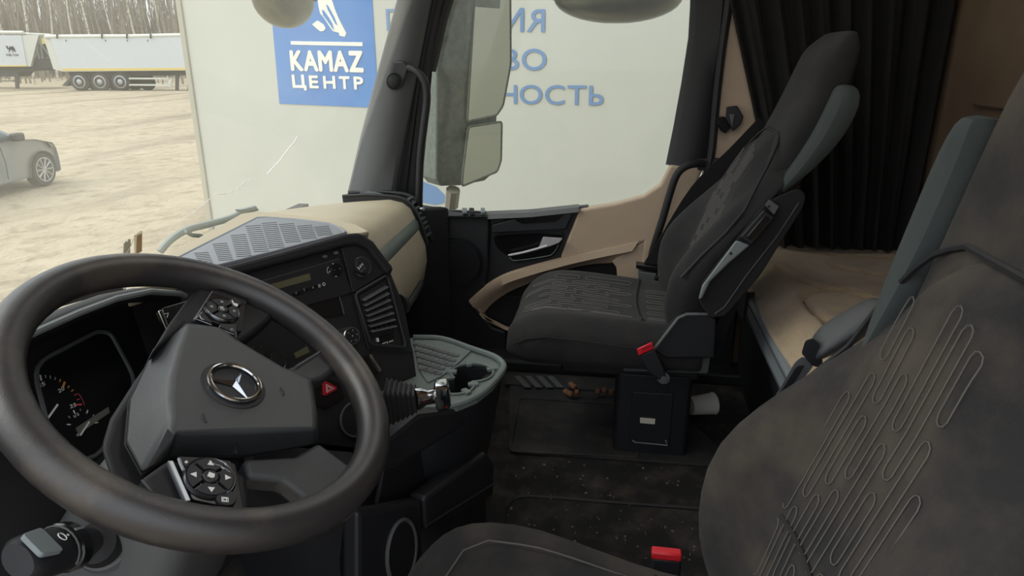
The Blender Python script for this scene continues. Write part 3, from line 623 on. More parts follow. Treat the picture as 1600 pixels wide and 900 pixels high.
for (x0, y0), (x1, y1), wd, n in [((262, 452), (268, 462), 70, 2), ((345, 388), (372, 450), 74, 8), ((440, 340), (472, 425), 76, 10), ((535, 295), (565, 405), 80, 12), ((612, 247), (655, 380), 80, 14), ((695, 232), (735, 360), 80, 14), ((785, 238), (820, 330), 80, 11), ((880, 247), (905, 312), 78, 8), ((968, 252), (988, 294), 78, 6)]:
    for i in range(n):
        t = i / max(1, n - 1); a = zz(lerp(x0, x1, t), lerp(y0, y1, t)); b_ = zz(lerp(x0, x1, t) + wd, lerp(y0, y1, t) - 6)
        mb.tube([Tz(*a, TZ + .0068), Tz(*b_, TZ + .0068)], .0011, 4)
tag(mb.build('slot_rows', 'black_soft', tray, smooth=0), kind='stuff')
MB().tube([p + V((0, 0, .004)) for p in tray_o[:8]], .0035, 8).build('tray_lip', 'tray_grey' if False else M['tray_grey'], tray)

# ---- driver side top and instrument hood
rows = []
for i in range(13):
    x = lerp(.2, 1.06, i / 12); e = 1 - abs((x - .63) / .43) ** 4 * .12
    hz = .826 * e
    rows.append((x, hz))
ring_t = lambda x, hz: [V((x, y, z)) for y, z in [(1.08, .66), (.95, .735), (.83, hz - .028), (.76, hz - .006), (.735, hz - .002), (.735, hz - .012), (.95, .715), (1.08, .645)]]
ring_h = lambda x, hz: [V((x, y, z)) for y, z in [(.745, hz), (.722, hz + .001), (.714, hz - .006), (.72, hz - .016), (.80, hz - .035), (.90, .68), (.92, .70), (.80, hz - .02)]]
MB().loft([ring_t(*r_) for r_ in rows]).build('driver_top', 'tan_dash', db, smooth=50)
MB().loft([ring_h(*r_) for r_ in rows]).build('hood', 'black_soft', db, smooth=50)
MB().tube([V((x, .716, hz - .004)) for x, hz in rows], .005, 8).build('lit_hood_edge', 'grey_light', db)  # pale line on the dark hood: light along its lip put into the colour
# dark inner dash face behind the wheel
CN = V((0, -.85, .53)).normalized(); CP0 = V((.69, .80, .68))
face = lambda x, z: V((x, CP0.y - (CP0.z - z) * .53 / .85, z))
MB().prism([face(.18, .79), face(1.02, .79), face(1.06, .66), face(1.04, .50), face(.9, .36), face(.18, .36)], -CN * .03).build('driver_fascia', 'black_soft', db, smooth=0, bevel=.004)
MB().prism([(.18, .70, .36), (1.0, .72, .36), (1.0, .78, .0), (.18, .78, .0)], (0, .03, 0)).build('knee_panel', 'black_plastic', db, smooth=0, bevel=.01)

# ================================================================ instrument cluster
ic = root('instrument_cluster', (.85, .80, .6), 'dark instrument cluster with gauges behind the steering wheel', 'instrument')
Cp = lambda x, y, o=0.0: onpl(x, y, CP0 + CN * o, CN)
bez = rounded([Cp(x, y, .004) for x, y in [(48, 572), (150, 519), (170, 522), (212, 600), (150, 720), (85, 720)]], [.03, .02, .02, .03, .03, .02])
MB().prism(bez, CN * .004).build('face', 'screen', ic, smooth=0)
MB().tube([p + CN * .004 for p in bez], .0035, 6, loop=True).build('bezel', 'grey_plastic', ic)
zc = lambda x, y: (x / 4.09, 500 + y / 4.09)
def mark(a, b_, w_, mt, name='gauge_tick'):
    A, B = Cp(*zc(*a), .009), Cp(*zc(*b_), .009); s_ = (B - A).cross(CN).normalized() * w_
    MB().prism([A - s_, B - s_, B + s_, A + s_], CN * .0008).build(name, mt, ic, smooth=0)
for a, b_, w_, mt in [((255, 352), (264, 388), .0010, 'white_mark'), ((289, 352), (292, 370), .0006, 'grey_mark'), ((319, 356), (322, 375), .0006, 'grey_mark'), ((353, 366), (350, 383), .0006, 'grey_mark'), ((385, 378), (381, 396), .0006, 'orange_mark'), ((413, 396), (402, 426), .0014, 'orange_mark'), ((441, 421), (432, 433), .0007, 'orange_mark'), ((467, 446), (455, 457), .0007, 'orange_mark'), ((490, 474), (474, 483), .0006, 'red_mark'), ((507, 506), (490, 510), .0006, 'red_mark'), ((521, 540), (488, 543), .0013, 'red_mark'),
        ((468, 578), (478, 598), .0007, 'white_mark'), ((512, 570), (514, 580), .0005, 'grey_mark'), ((560, 576), (553, 597), .0007, 'white_mark'), ((435, 614), (448, 627), .0005, 'grey_mark'), ((427, 667), (450, 669), .0007, 'white_mark'), ((600, 605), (590, 616), .0005, 'grey_mark'), ((626, 655), (606, 659), .0007, 'white_mark')]: mark(a, b_, w_, mt)
mark((368, 540), (280, 664), .0013, 'white_mark', 'needle'); mark((570, 650), (512, 738), .0012, 'white_mark', 'needle')
MB().tube([Cp(*zc(x, y), .009) for x, y in [(498, 468), (515, 488), (530, 515), (540, 545)]], .0005, 4).build('red_zone', 'red_dark', ic)
MB().prism([Cp(*zc(x, y), .0085) for x, y in [(483, 690), (690, 556), (700, 592), (500, 732)]], CN * .0008).build('trip_display', 'lcd_grey', ic, smooth=0)
def ctext(t, x0, y0, x1, y1, xt, yt, mt='white_mark'): text_fit('numeral', t, Cp(*zc(x0, y0), .009), Cp(*zc(x1, y1), .009), Cp(*zc(xt, yt), .009), .0008, mt, ic, .01)
ctext('15', 256, 432, 290, 418, 248, 408); ctext('20', 376, 468, 412, 446, 366, 446); ctext('25', 448, 568, 486, 552, 442, 545); ctext('1/2', 476, 626, 506, 606, 466, 612); ctext('0', 490, 746, 504, 740, 486, 732)
# light switch block to the right of the cluster
ls = MB().prism(rounded([Cp(x, y, .13) for x, y in [(241, 488), (262, 482), (285, 475), (296, 500), (262, 525), (252, 522)]], .006), CN * .016).build('light_switch', 'black_gloss', ic, smooth=0, bevel=.003)
MB().prism([Cp(x, y, .146) for x, y in [(242, 489), (246, 488), (259, 518), (256, 522)]], CN * .008).build('switch_edge', 'chrome', ls, smooth=0, bevel=.001)
MB().tube([Cp(x, y, .1475) for x, y in [(256, 491), (263, 489), (261, 496)]], .0007, 4).build('switch_symbol', 'white_mark', ls)

# ================================================================ centre stack turned towards the driver
SN = V((-.535 * math.cos(.35), -.845 * math.cos(.35), math.sin(.35))).normalized(); SP0 = V((1.3, .54, .81))
S = lambda x, y, o=0.0: onpl(x, y, SP0 + SN * o, SN)
cs = root('centre_stack', (1.2, .6, .45), 'black centre stack with radio, air vent and climate knob', 'console')
def sp(name, pts, o, th, mt, par=cs, r=0, bv=0, n=4): 
    P = [S(x, y, o + th) for x, y in pts]
    if r: P = rounded(P, r, n)
    return MB().prism(P, SN * -th).build(name, mt, par, smooth=0, bevel=bv)
sp('fascia', [(268, 441), (320, 428), (430, 399), (540, 369), (562, 367), (582, 379), (613, 421), (610, 430), (598, 437), (628, 490), (645, 548), (652, 600), (655, 660), (560, 700), (470, 690), (400, 600), (330, 520), (290, 480)], -.14, .14, 'black_plastic')
sp('top_brow', [(290, 442), (320, 425), (430, 396), (540, 365), (562, 363), (584, 376), (617, 421), (606, 429), (576, 390), (560, 382), (540, 384), (430, 414), (335, 440)], 0, .016, 'black_soft', bv=.006)
rd = sp('radio', [(360, 452), (531, 403), (551, 457), (536, 462), (400, 500)], 0, .006, 'black_plastic', bv=.002)
z1 = lambda x, y: (380 + x / 4.09, 380 + y / 4.09)
sp('radio_display', [z1(*q) for q in [(163, 266), (424, 192), (433, 234), (175, 306)]], .006, .0012, 'lcd', rd)
def disc(name, px, py, o, r, h, mt, par, n=24, rim=.0, nrm=None):
    c_ = S(px, py, o); return MB().lathe([(r * .2, h), (r - .0015, h), (r, h - .0015), (r, 0)], c_, SN, n).build(name, mt, par)
disc('menu_dial', *z1(592, 170), .006, .0125, .004, 'black_gloss', rd)
for q in [(574, 131), (594, 212), (553, 182), (617, 163), (585, 172)]: disc('dial_mark', *z1(*q), .010, .0018, .0006, 'grey_mark', rd, 8)
c_ = S(*z1(592, 170), .0085); tt = [c_ + (S(*z1(592, 120), .0085) - c_).normalized() * 0 for _ in (0,)]
MB().tube([S(*z1(x, y), .009) for x, y in [(545, 150), (537, 165), (536, 182), (545, 196)]], .0009, 5).build('dial_edge', 'grey_mark', rd)
for i, (x, y) in enumerate([(278, 340), (338, 321), (391, 300), (447, 284)]):
    sp('preset_button', [z1(x - 24, y - 4), z1(x + 24, y - 20), z1(x + 28, y + 2), z1(x - 20, y + 16)], .006, .003, 'black_gloss', rd, .001, .0006)
    text_fit('preset_number', str(i + 3), S(*z1(x - 5, y + 8), .0095), S(*z1(x + 5, y + 5), .0095), S(*z1(x - 8, y - 8), .0095), .0005, 'grey_mark', rd, .0)
sp('bracket_symbol', [z1(*q) for q in [(478, 265), (492, 260), (497, 280), (483, 284)]], .006, .0008, 'grey_mark', rd)
MB().lathe([(.0022, 0), (.0032, 0), (.0032, .0008), (.0022, .0008)], S(*z1(515, 262), .006), SN, 14, cap=False).build('phone_symbol', 'white_mark', rd)
for q in ((523, 85), (593, 62)): sp('eject_button', [z1(q[0] - 16, q[1] - 6), z1(q[0] + 12, q[1] - 12), z1(q[0] + 16, q[1] + 6), z1(q[0] - 12, q[1] + 10)], .006, .002, 'grey_plastic', rd, .002)
sp('handset_symbol', [z1(14, 232), z1(28, 222), z1(34, 226), z1(20, 238)], .004, .001, 'grey_mark', rd)
# lower display pocket
sc_ = sp('storage_pocket', [z1(*q) for q in [(300, 395), (602, 302), (648, 456), (380, 500)]], .0, .003, 'screen', bv=.001)
MB().tube([S(*z1(x, y), .004) for x, y in [(604, 305), (630, 392), (645, 455)]], .0012, 5).build('pocket_edge', 'grey_plastic', sc_)
# 24 V socket
sk_pl = sp('socket_panel', [z1(*q) for q in [(628, 28), (700, -8), (760, -20), (830, 10), (955, 150), (905, 190), (702, 318)]], .0, .008, 'black_plastic', r=.004, bv=.002)
c_ = S(*z1(760, 150), .008)
MB().lathe([(.0175, 0), (.0195, .004), (.0195, .001), (.021, 0)], c_, SN, 32).build('socket_ring', 'grey_plastic', sk_pl)
MB().lathe([(.003, .012), (.0155, .012), (.0175, .009), (.0175, 0)], S(*z1(748, 150), .008), SN, 32).build('socket_cap', 'black_soft', sk_pl)
text_fit('lettering', '24V', S(*z1(738, 172), .0205), S(*z1(772, 138), .0205), S(*z1(726, 158), .0205), .0006, 'white_mark', sk_pl, .02)
text_fit('lettering', 'MAX 15A', S(*z1(752, 188), .0205), S(*z1(782, 158), .0205), S(*z1(747, 181), .0205), .0006, 'grey_mark', sk_pl, .0)
# air vent
av = sp('air_vent', [z1(*q) for q in [(702, 322), (905, 190), (945, 195), (1030, 400), (1086, 700), (800, 680)]], 0, .004, 'black_plastic', bv=.002)
fr_ = [z1(*q) for q in [(715, 325), (920, 205), (1035, 640), (1030, 668), (815, 650)]]
MB().tube(rounded([S(x, y, .008) for x, y in fr_], .01), .0042, 8, loop=True).build('vent_frame', 'black_plastic', av)
sp('vent_mouth', [z1(*q) for q in [(738, 335), (905, 240), (975, 545), (800, 578)]], .004, .002, 'black_soft', av)
for i in range(7):
    t = (i + .5) / 7; a = lerp(V((742, 340, 0)), V((800, 572, 0)), t); b_ = lerp(V((905, 248, 0)), V((972, 540, 0)), t)
    A = S(*z1(a.x + 6, a.y), .006); B = S(*z1(b_.x - 4, b_.y), .006); dn = (S(560, 520) - S(550, 470)).normalized()
    MB().prism([A, B, B + SN * .012 + dn * .004, A + SN * .012 + dn * .004], dn * .0025).build('louvre', 'grey_plastic', av, smooth=0, bevel=.0008)
for i in range(6):
    x = lerp(810, 960, i / 5); y = lerp(566, 520, i / 5); sp('rear_blade', [z1(x, y - 16), z1(x + 8, y - 18), z1(x + 12, y + 6), z1(x + 4, y + 8)], .004, .006, 'black_gloss', av)
sp('vent_slider', [z1(*q) for q in [(860, 606), (955, 578), (962, 604), (866, 630)]], .004, .006, 'black_gloss', av, bv=.001)
sp('slider_mark', [z1(*q) for q in [(858, 606), (864, 604), (870, 628), (864, 630)]], .004, .0068, 'white_mark', av)
for q in ([(888, 640), (914, 631), (916, 636), (890, 645)], [(932, 628), (958, 619), (960, 624), (934, 633)], [(918, 628), (922, 627), (927, 640), (923, 641)]): sp('slider_mark', [z1(*p) for p in q], .004, .001, 'white_mark', av)
# side thumb wheel on the right flank
tw = S(*z1(1015, 390), -.01); MB().lathe([(.004, -.004), (.022, -.004), (.022, .004), (.004, .004)], tw + V((.004, 0, 0)), SN.cross(V((0, 0, 1))), 20).build('thumb_wheel', 'black_plastic', av)
# climate knob with chrome ring and red mark
kn = MB().lathe([(.019, 0), (.019, .018), (.0175, .020)], S(542, 526, 0), SN, 36).build('climate_knob', 'chrome', cs)
kc = S(542, 526, 0) + SN * .0195
MB().lathe([(.002, .0015), (.0155, .0015), (.0165, 0), (.0165, -.004)], kc, SN, 36).build('knob_face', 'black_plastic', kn)
e1 = (S(560, 527) - S(540, 527)).normalized(); e2 = SN.cross(e1)
MB().box(kc - e1 * .0185 - SN * .008 - e2 * .004, (.004, .004, .014), SN.to_track_quat('Z', 'Y').to_matrix()).build('red_mark', 'red', kn, smooth=0)
for a in (0.3, 1.5, 2.6, 4.4, 5.4): MB().lathe([(.0004, .0022), (.0012, .002), (.0014, .001)], kc + e1 * (.011 * math.cos(a)) + e2 * (.011 * math.sin(a)), SN, 8).build('knob_symbol', 'grey_mark', kn)
MB().lathe([(.0006, .0022), (.0015, .002), (.0018, .001)], kc, SN, 8).build('knob_symbol', 'grey_mark', kn)
kn2 = MB().lathe([(.019, 0), (.019, .010), (.017, .012)], S(432, 566, 0), SN, 36).build('climate_knob', 'black_plastic', cs)
MB().tube([S(432, 566, .012) + e1 * (.0185 * math.cos(a)) + e2 * (.0185 * math.sin(a)) for a in [lerp(0, 2 * PI, i / 30) for i in range(30)]], .0009, 5, loop=True).build('knob_ring', 'chrome_dark', kn2)
kn2 = MB().lathe([(.014, 0), (.014, .010), (.012, .012)], S(400, 552, 0), SN, 30).build('climate_knob', 'black_plastic', cs)
MB().tube([S(400, 552, .012) + e1 * (.0138 * math.cos(a)) + e2 * (.0138 * math.sin(a)) for a in [lerp(0, 2 * PI, i / 30) for i in range(30)]], .0009, 5, loop=True).build('knob_ring', 'chrome_dark', kn2)
sp('climate_display', [(459, 552), (480, 541), (484, 550), (463, 560)], .001, .001, 'lcd', cs)
# key switch bar, hazard switch
sp('parking_switch', [(560, 565), (577, 554), (598, 580), (580, 590)], 0, .012, 'black_gloss', r=.003, bv=.002)
sp('switch_trim', [(577, 553), (581, 553), (597, 578), (593, 582)], 0, .016, 'chrome', bv=.0015)
hz_ = sp('hazard_switch', [(478, 606), (508, 588), (532, 600), (540, 622), (510, 640), (484, 632)], 0, .008, 'black_gloss', bv=.002)
z8 = lambda x, y: (280 + x / 4, 420 + y / 4)
sp('hazard_button', [z8(*q) for q in [(898, 712), (920, 702), (988, 740), (982, 758), (918, 793), (902, 790)]], .008, .005, 'red_dark', hz_, r=.002, bv=.001)
tri = [S(*z8(*q), .0135) for q in [(918, 722), (968, 747), (922, 772)]]; MB().tube(tri, .0008, 4, loop=True).build('hazard_symbol', 'white_mark', hz_)
tc_ = (tri[0] + tri[1] + tri[2]) / 3; MB().tube([lerp(p, tc_, .45) for p in tri], .0006, 4, loop=True).build('hazard_symbol', 'white_mark', hz_)
# round recess behind the wheel
MB().tube([S(556, 655, .004) + e1 * (.034 * math.cos(a)) + e2 * (.034 * math.sin(a)) for a in [lerp(0, 2 * PI, i / 40) for i in range(40)]], .0022, 6, loop=True).build('recess_ring', 'grey_plastic', cs)
MB().lathe([(.005, .002), (.032, .002), (.034, 0)], S(556, 655, .0), SN, 36).build('recess_cover', 'black_soft', cs)

# ================================================================ lower console with cup holders
lc = root('lower_console', (1.25, .5, 0), 'black lower console with grey cup-holder shelf and drawers', 'console')
KZ = .50
K = lambda x, y, z=KZ: at(x, y, Z=z)
top = [K(x, y) for x, y in [(640, 527), (690, 529), (735, 544), (770, 556), (786, 566), (788, 578), (770, 602), (745, 622), (715, 634), (680, 640), (650, 640)]] + [V((1.17, .44, KZ)), V((1.22, .62, KZ)), V((1.40, .62, KZ))]
def off(p, k): c0 = V((1.28, .42, p.z)); return c0 + (p - c0) * k
body_ = [off(p, .985) for p in top[:-3]] + [V((1.0, .44, KZ)), V((1.0, .64, KZ)), V((1.40, .62, KZ))]; bot = [V((p.x + (.03 if p.x > 1.2 else 0), p.y + .05, .0)) for p in body_]
MB().loft([bot, [lerp(a, b_, .5) + V((0, .02, 0)) for a, b_ in zip(bot, body_)], [p - V((0, 0, .012)) for p in body_]], cap=False).build('body', 'black_plastic', lc, smooth=30)
cups = [(K(738, 582), .046), (K(712, 603), .038)]
hole = []
for (ca_, ra), (cb_, rb_) in ((cups[0], cups[1]), (cups[1], cups[0])):
    th0 = math.atan2((cb_ - ca_).y, (cb_ - ca_).x); dd = (cb_ - ca_).length; al = math.acos(max(-1, min(1, (ra * ra + dd * dd - rb_ * rb_) / (2 * ra * dd))))
    hole += [V((ca_.x + ra * math.cos(t), ca_.y + ra * math.sin(t), KZ)) for t in [lerp(th0 + al, th0 + 2 * PI - al, i / 24) for i in range(25)]]
bm_ = bmesh.new()
for lp_ in (top, hole):
    vs_ = [bm_.verts.new(V((p.x, p.y, KZ - .002))) for p in lp_]
    for i in range(len(vs_)): bm_.edges.new((vs_[i], vs_[(i + 1) % len(vs_)]))
bmesh.ops.triangle_fill(bm_, use_beauty=True, edges=bm_.edges[:])
ex = bmesh.ops.extrude_face_region(bm_, geom=bm_.faces[:]); bmesh.ops.translate(bm_, vec=(0, 0, -.010), verts=[v for v in ex['geom'] if isinstance(v, bmesh.types.BMVert)])
tpv = [v.co.copy() for v in bm_.verts]; bm_.verts.index_update(); tpf = [tuple(v.index for v in fc.verts) for fc in bm_.faces]; bm_.free()
MB().add(tpv, tpf).build('top_plate', 'grey_green', lc, smooth=0)
well = MB().loft([[V((p.x, p.y, KZ - .004)) for p in hole], [V((p.x, p.y, KZ - .075)) for p in hole]], True, False)
n_ = len(hole); well.add([V((p.x, p.y, KZ - .075)) for p in hole], [tuple(range(n_))]); well.build('cup_well', 'black_plastic', lc, smooth=30)
MB().tube([p + V((0, 0, .0005)) for p in hole], .003, 6, loop=True).build('well_rim', 'grey_green', lc)
for (ca_, ra), angs in ((cups[0], (.4, 1.7, 5.2)), (cups[1], (2.6, 4.0, 5.0))):
    for a in angs: MB().box(ca_ + V((math.cos(a) * ra * .97, math.sin(a) * ra * .97, .001)), (.022, .013, .008), Matrix.Rotation(a, 3, 'Z')).build('grip_tab', 'grey_green', lc, smooth=0, bevel=.002)
rim = [K(x, y, KZ + .004) for x, y in [(646, 527), (690, 529), (735, 544), (770, 556), (784, 566), (786, 577), (768, 600), (744, 619), (714, 631), (680, 637), (655, 638)]]
MB().tube(crv(rim, 4), .007, 8).build('shelf_rim', 'grey_green', lc)
mt_ = MB().prism(rounded([K(x, y, KZ - .002) for x, y in [(647, 533), (688, 534), (737, 549), (715, 570), (690, 590), (668, 600), (655, 580)]], .008), (0, 0, .004)).build('rubber_mat', 'grey_green', lc, smooth=0)
mb = MB(); z9 = lambda x, y: (480 + x / 2.25, 500 + y / 2.25)
for i in range(9):
    for j in range(5):
        a = z9(385 + i * 17 + j * 6, 85 + j * 22 + i * 5); p = K(*a, KZ + .003)
        if a[0] < 728 - (a[1] - 545) * 1.0: mb.box(p, (.010, .016, .003))
tag(mb.build('mat_nubs', 'grey_plastic', mt_, smooth=0), kind='stuff')
# rear face: smooth brow, open shelf, drawer fronts, bottle recess
KN = V((-.32, -.95, .06)).normalized(); KP = V((1.385, .236, .48))
def kf(x, y, o=0.0): return onpl(x, y, KP + KN * o, KN)
def kp(name, pts, o, th, mt, par=lc, r=0, bv=.003):
    P = [kf(x, y, o + th) for x, y in pts]; P = rounded(P, r) if r else P
    return MB().prism(P, KN * -th).build(name, mt, par, smooth=0, bevel=bv)
kp('brow', [(787, 583), (768, 607), (745, 626), (715, 638), (655, 645), (600, 690), (570, 740), (620, 732), (690, 690), (745, 655), (783, 612)], -.03, .045, 'black_plastic', bv=.01)
kp('shelf_back', [(783, 605), (690, 680), (600, 735), (590, 790), (665, 782), (765, 700)], -.06, .01, 'black_soft')
dw = kp('drawer', [(664, 778), (760, 706), (774, 722), (772, 775), (668, 830)], -.03, .04, 'black_plastic', bv=.008)
MB().tube([kf(666, 822, .012), kf(720, 788, .012), kf(772, 756, .012)], .003, 6).build('drawer_lip', 'black_soft', dw)
kp('left_drawer', [(560, 800), (600, 795), (660, 782), (662, 905), (560, 960)], -.03, .036, 'black_plastic', bv=.008)
c_ = kf(628, 862, .008); k1 = KN.cross(V((0, 0, 1))).normalized(); k2 = k1.cross(KN)
MB().tube([c_ + k1 * (.042 * math.cos(a)) + k2 * (.062 * math.sin(a)) for a in [2 * PI * i / 40 for i in range(40)]], .004, 6, loop=True).build('bottle_ring', 'grey_plastic', lc)
MB().prism([c_ + k1 * (.04 * math.cos(a)) + k2 * (.06 * math.sin(a)) for a in [2 * PI * i / 40 for i in range(40)]], KN * .001).build('bottle_recess', 'black_soft', lc, smooth=0)

# ================================================================ gear lever
gl_ = root('gear_lever', K(620, 628, .50), 'chrome gear lever on a pleated black rubber boot', 'gear lever')
g0 = onpl(606, 628, KP + KN * .01, KN); g1 = onpl(660, 622, KP + KN * .06, KN); ax = (g1 - g0).normalized(); s1 = ax.cross(V((0, 0, 1))).normalized(); s2 = s1.cross(ax)
rings = []
for i in range(13):
    t = i / 12; hw = lerp(.036, .021, t) * (1 if i % 2 == 0 else .86); p = lerp(g0, g1, t * .82)
    rings.append(rounded([p + s1 * (hw * a) + s2 * (hw * b_ * .95) for a, b_ in ((-1, -1), (1, -1), (1, 1), (-1, 1))], hw * .4, 3))
MB().loft(rings).build('boot', 'black_soft', gl_, smooth=25)
h0 = lerp(g0, g1, .75); h1 = onpl(690, 617, KP + KN * .075, KN); hx = (h1 - h0).normalized()
MB().tube([h0, lerp(h0, h1, .2), lerp(h0, h1, .45), lerp(h0, h1, .8), h1], [.020, .019, .013, .013, .015], 14).build('shaft', 'chrome', gl_)
MB().loft([rounded([h1 + hx * d + s1 * (a * .020 * k_) + s2 * (b_ * .024 * k_) for a, b_ in ((-1, -1), (1, -1), (1, 1), (-1, 1))], .008, 3) for d, k_ in ((-.012, .8), (-.008, 1), (.010, 1), (.014, .85))]).build('knob', 'chrome', gl_, smooth=40)
MB().loft([rounded([h1 + hx * d + s1 * (a * .015) + s2 * (b_ * .019) for a, b_ in ((-1, -1), (1, -1), (1, 1), (-1, 1))], .006, 3) for d in (.010, .0155)]).build('knob_cap', 'black_gloss', gl_, smooth=40)
# ================================================================ steering wheel
WC = V((.688, .473, .777)); WN = V((-.027, -.543, .839)).normalized()
WB = (V((1, 0, 0)) - WN * WN.x).normalized(); WA = WN.cross(WB)
sw_ = root('steering_wheel', WC - WN * .06, 'black leather steering wheel with star emblem and button pods', 'steering wheel')
Wp = lambda x, y, h=0.0: onpl(x, y, WC + WN * h, WN)
RM, rm = .2125, .0217
rings = []
for i in range(72):
    a = 2 * PI * i / 72; d = WB * math.cos(a) + WA * math.sin(a); c_ = WC + d * RM
    rings.append([c_ + d * (rm * math.cos(t)) + WN * (rm * 1.08 * math.sin(t)) for t in [2 * PI * j / 16 for j in range(16)]])
MB().loft(rings, True, False, True).build('rim', 'leather_worn', sw_, smooth=80)
def wl(name, tops, bots, ht, hb, mt, par=sw_, bv=.004, sm=35, mid=None):
    return MB().loft([[Wp(x, y, hb) for x, y in bots], [Wp(x, y, ht) for x, y in tops]]).build(name, mt, par, smooth=sm, bevel=bv, seg=3, ang=20)
tp_ = [(291, 505), (345, 512), (376, 534), (440, 572), (486, 592), (494, 640), (495, 672), (380, 674), (270, 679), (266, 650), (264, 620), (268, 585), (278, 545)]
bt_ = [(284, 502), (340, 511), (378, 540), (445, 583), (489, 597), (497, 650), (497, 694), (385, 716), (262, 716), (220, 747), (192, 695), (198, 628), (238, 545)]
ab = wl('airbag_cover', tp_, bt_, .014, -.035, 'leather', bv=.006)
wl('cover_skirt', bt_, [(278, 508), (335, 520), (370, 545), (430, 590), (470, 610), (480, 650), (480, 690), (390, 700), (280, 705), (250, 720), (225, 690), (235, 628), (255, 560)], -.035, -.09, 'black_soft', bv=.003)
# slits in the cover
for pts in ([(365, 515), (369, 520), (369, 528)], [(316, 647), (318, 655), (322, 660)], [(438, 606), (442, 611), (443, 617)]):
    MB().tube([Wp(x, y, .0145) for x, y in pts], .0012, 5).build('cover_mark', 'black_soft', ab)
MB().tube([Wp(x, y, -.008) for x, y in [(366, 675), (369, 690), (367, 710)]], .0022, 6).build('cover_seam', 'black_soft', ab)
# spokes
MB().loft([[Wp(x, y, h) for x, y in [(292, 484), (258, 530), (210, 596), (172, 655), (158, 700), (172, 742), (210, 778), (262, 800), (310, 808), (378, 812), (384, 742), (380, 700), (420, 620), (360, 540)]] for h in (-.075, -.046)]).build('hub_plate', 'black_soft', sw_, smooth=30, bevel=.008, seg=3)
def spoke(name, pts, ht, th, mt='black_soft', bv=.006): return MB().prism([Wp(x, y, ht) for x, y in pts], -WN * th).build(name, mt, sw_, smooth=30, bevel=bv, seg=3)
spoke('spoke', [(238, 548), (264, 505), (290, 470), (318, 440), (400, 450), (440, 478), (420, 500), (395, 520), (376, 534), (291, 505)], -.004, .026)
spoke('spoke', [(220, 747), (262, 717), (310, 722), (372, 736), (386, 742), (396, 818), (378, 824), (300, 806), (255, 788)], -.006, .026)
spoke('spoke', [(441, 578), (470, 566), (516, 541), (548, 548), (562, 566), (540, 568), (522, 577), (506, 590), (488, 596)], -.010, .026, 'leather')
spoke('spoke', [(498, 690), (558, 734), (580, 745), (560, 795), (520, 805), (487, 783), (445, 750), (388, 744), (380, 716), (460, 712)], -.012, .026, 'leather')
MB().tube([Wp(x, y, -.006) for x, y in [(222, 750), (240, 772), (262, 786), (300, 800)]], .0015, 5).build('spoke_seam', 'grey_plastic', sw_)
MB().tube([Wp(x, y, -.006) for x, y in [(512, 541), (495, 553), (462, 573)]], .002, 5).build('spoke_seam', 'grey_plastic', sw_)
# ---- button pods
def pod(name, outline, cx, cy, rad, syms, extra):
    pd = MB().prism(rounded([Wp(x, y, -.002) for x, y in outline], .004), WN * .005).build(name, 'black_gloss', sw_, smooth=0, bevel=.0015)
    c_ = Wp(cx, cy, .003)
    MB().lathe([(rad * .9, .003), (rad * .96, .004), (rad, .002), (rad * 1.03, 0)], c_, WN, 40, cap=False).build('pad_ring', 'chrome_dark', pd)
    for k_ in range(4):
        a0 = syms[0] + k_ * PI / 2
        P = [c_ + (WB * math.cos(a) + WA * math.sin(a)) * r_ for a, r_ in [(lerp(a0 - .72, a0 + .72, i / 8), rad * .9) for i in range(9)] + [(lerp(a0 + .6, a0 - .6, i / 5), rad * .36) for i in range(6)]]
        bt = MB().prism(P, WN * .0042).build('button', 'black_plastic', pd, smooth=0, bevel=.0006)
        m_ = c_ + (WB * math.cos(a0) + WA * math.sin(a0)) * rad * .64 + WN * .0043; u_ = (WB * math.cos(a0) + WA * math.sin(a0)) * rad * (.13 if syms[1] else .085); v_ = WN.cross(u_)
        if syms[1]: MB().prism([m_ + u_ * 1.1, m_ - u_ * .7 + v_, m_ - u_ * .7 - v_], WN * .0004).build('arrow_symbol', 'white_mark', bt, smooth=0)
        else: MB().prism([m_ + u_ + v_, m_ - u_ + v_ * .8, m_ - u_ * .6 - v_, m_ + u_ - v_ * .8], WN * .0004).build('button_symbol', 'grey_mark', bt, smooth=0)
    cb = MB().lathe([(rad * .05, .0052), (rad * .27, .0052), (rad * .31, .004), (rad * .31, 0)], c_, WN, 24).build('button', 'black_plastic', pd)
    if syms[1]: MB().prism([c_ + WN * .0053 + (WB * a + WA * b_) * rad for a, b_ in ((-.14, .1), (.08, .16), (.15, -.06), (.0, -.14), (-.1, -.08))], WN * .0004).build('button_symbol', 'white_mark', cb, smooth=0)
    else: text_fit('lettering', 'OK', c_ + WN * .0052 + (-WB * .10 - WA * .16) * rad, c_ + WN * .0052 + (WB * .02 - WA * .2 + WB * .1 + WA * .3) * rad, c_ + WN * .0052 + (-WB * .26 + WA * .0) * rad, .0004, 'white_mark', cb, .02)
    for pts, mt in extra:
        MB().prism(rounded([Wp(x, y, .003) for x, y in pts], .0015), WN * .003).build('button', mt, pd, smooth=0, bevel=.0005)
    return pd
zp = lambda x, y: (280 + x / 9, 440 + y / 9)
zq = lambda x, y: (260 + x / 7.5, 690 + y / 7.5)
pr = pod('button_pod', [(305, 498), (332, 456), (352, 455), (386, 468), (375, 523), (340, 510)], *zp(600, 415), .0235, (2.25, False), [
    ([zp(*q) for q in [(232, 525), (318, 425), (350, 480), (455, 605)]], 'black_plastic'), ([zp(*q) for q in [(555, 655), (575, 615), (805, 620), (775, 745)]], 'black_plastic')])
MB().tube([Wp(*zp(x, y), .0065) for x, y in [(318, 430), (232, 525), (340, 565), (455, 608)]], .0007, 5).build('button_edge', 'grey_mark', pr)
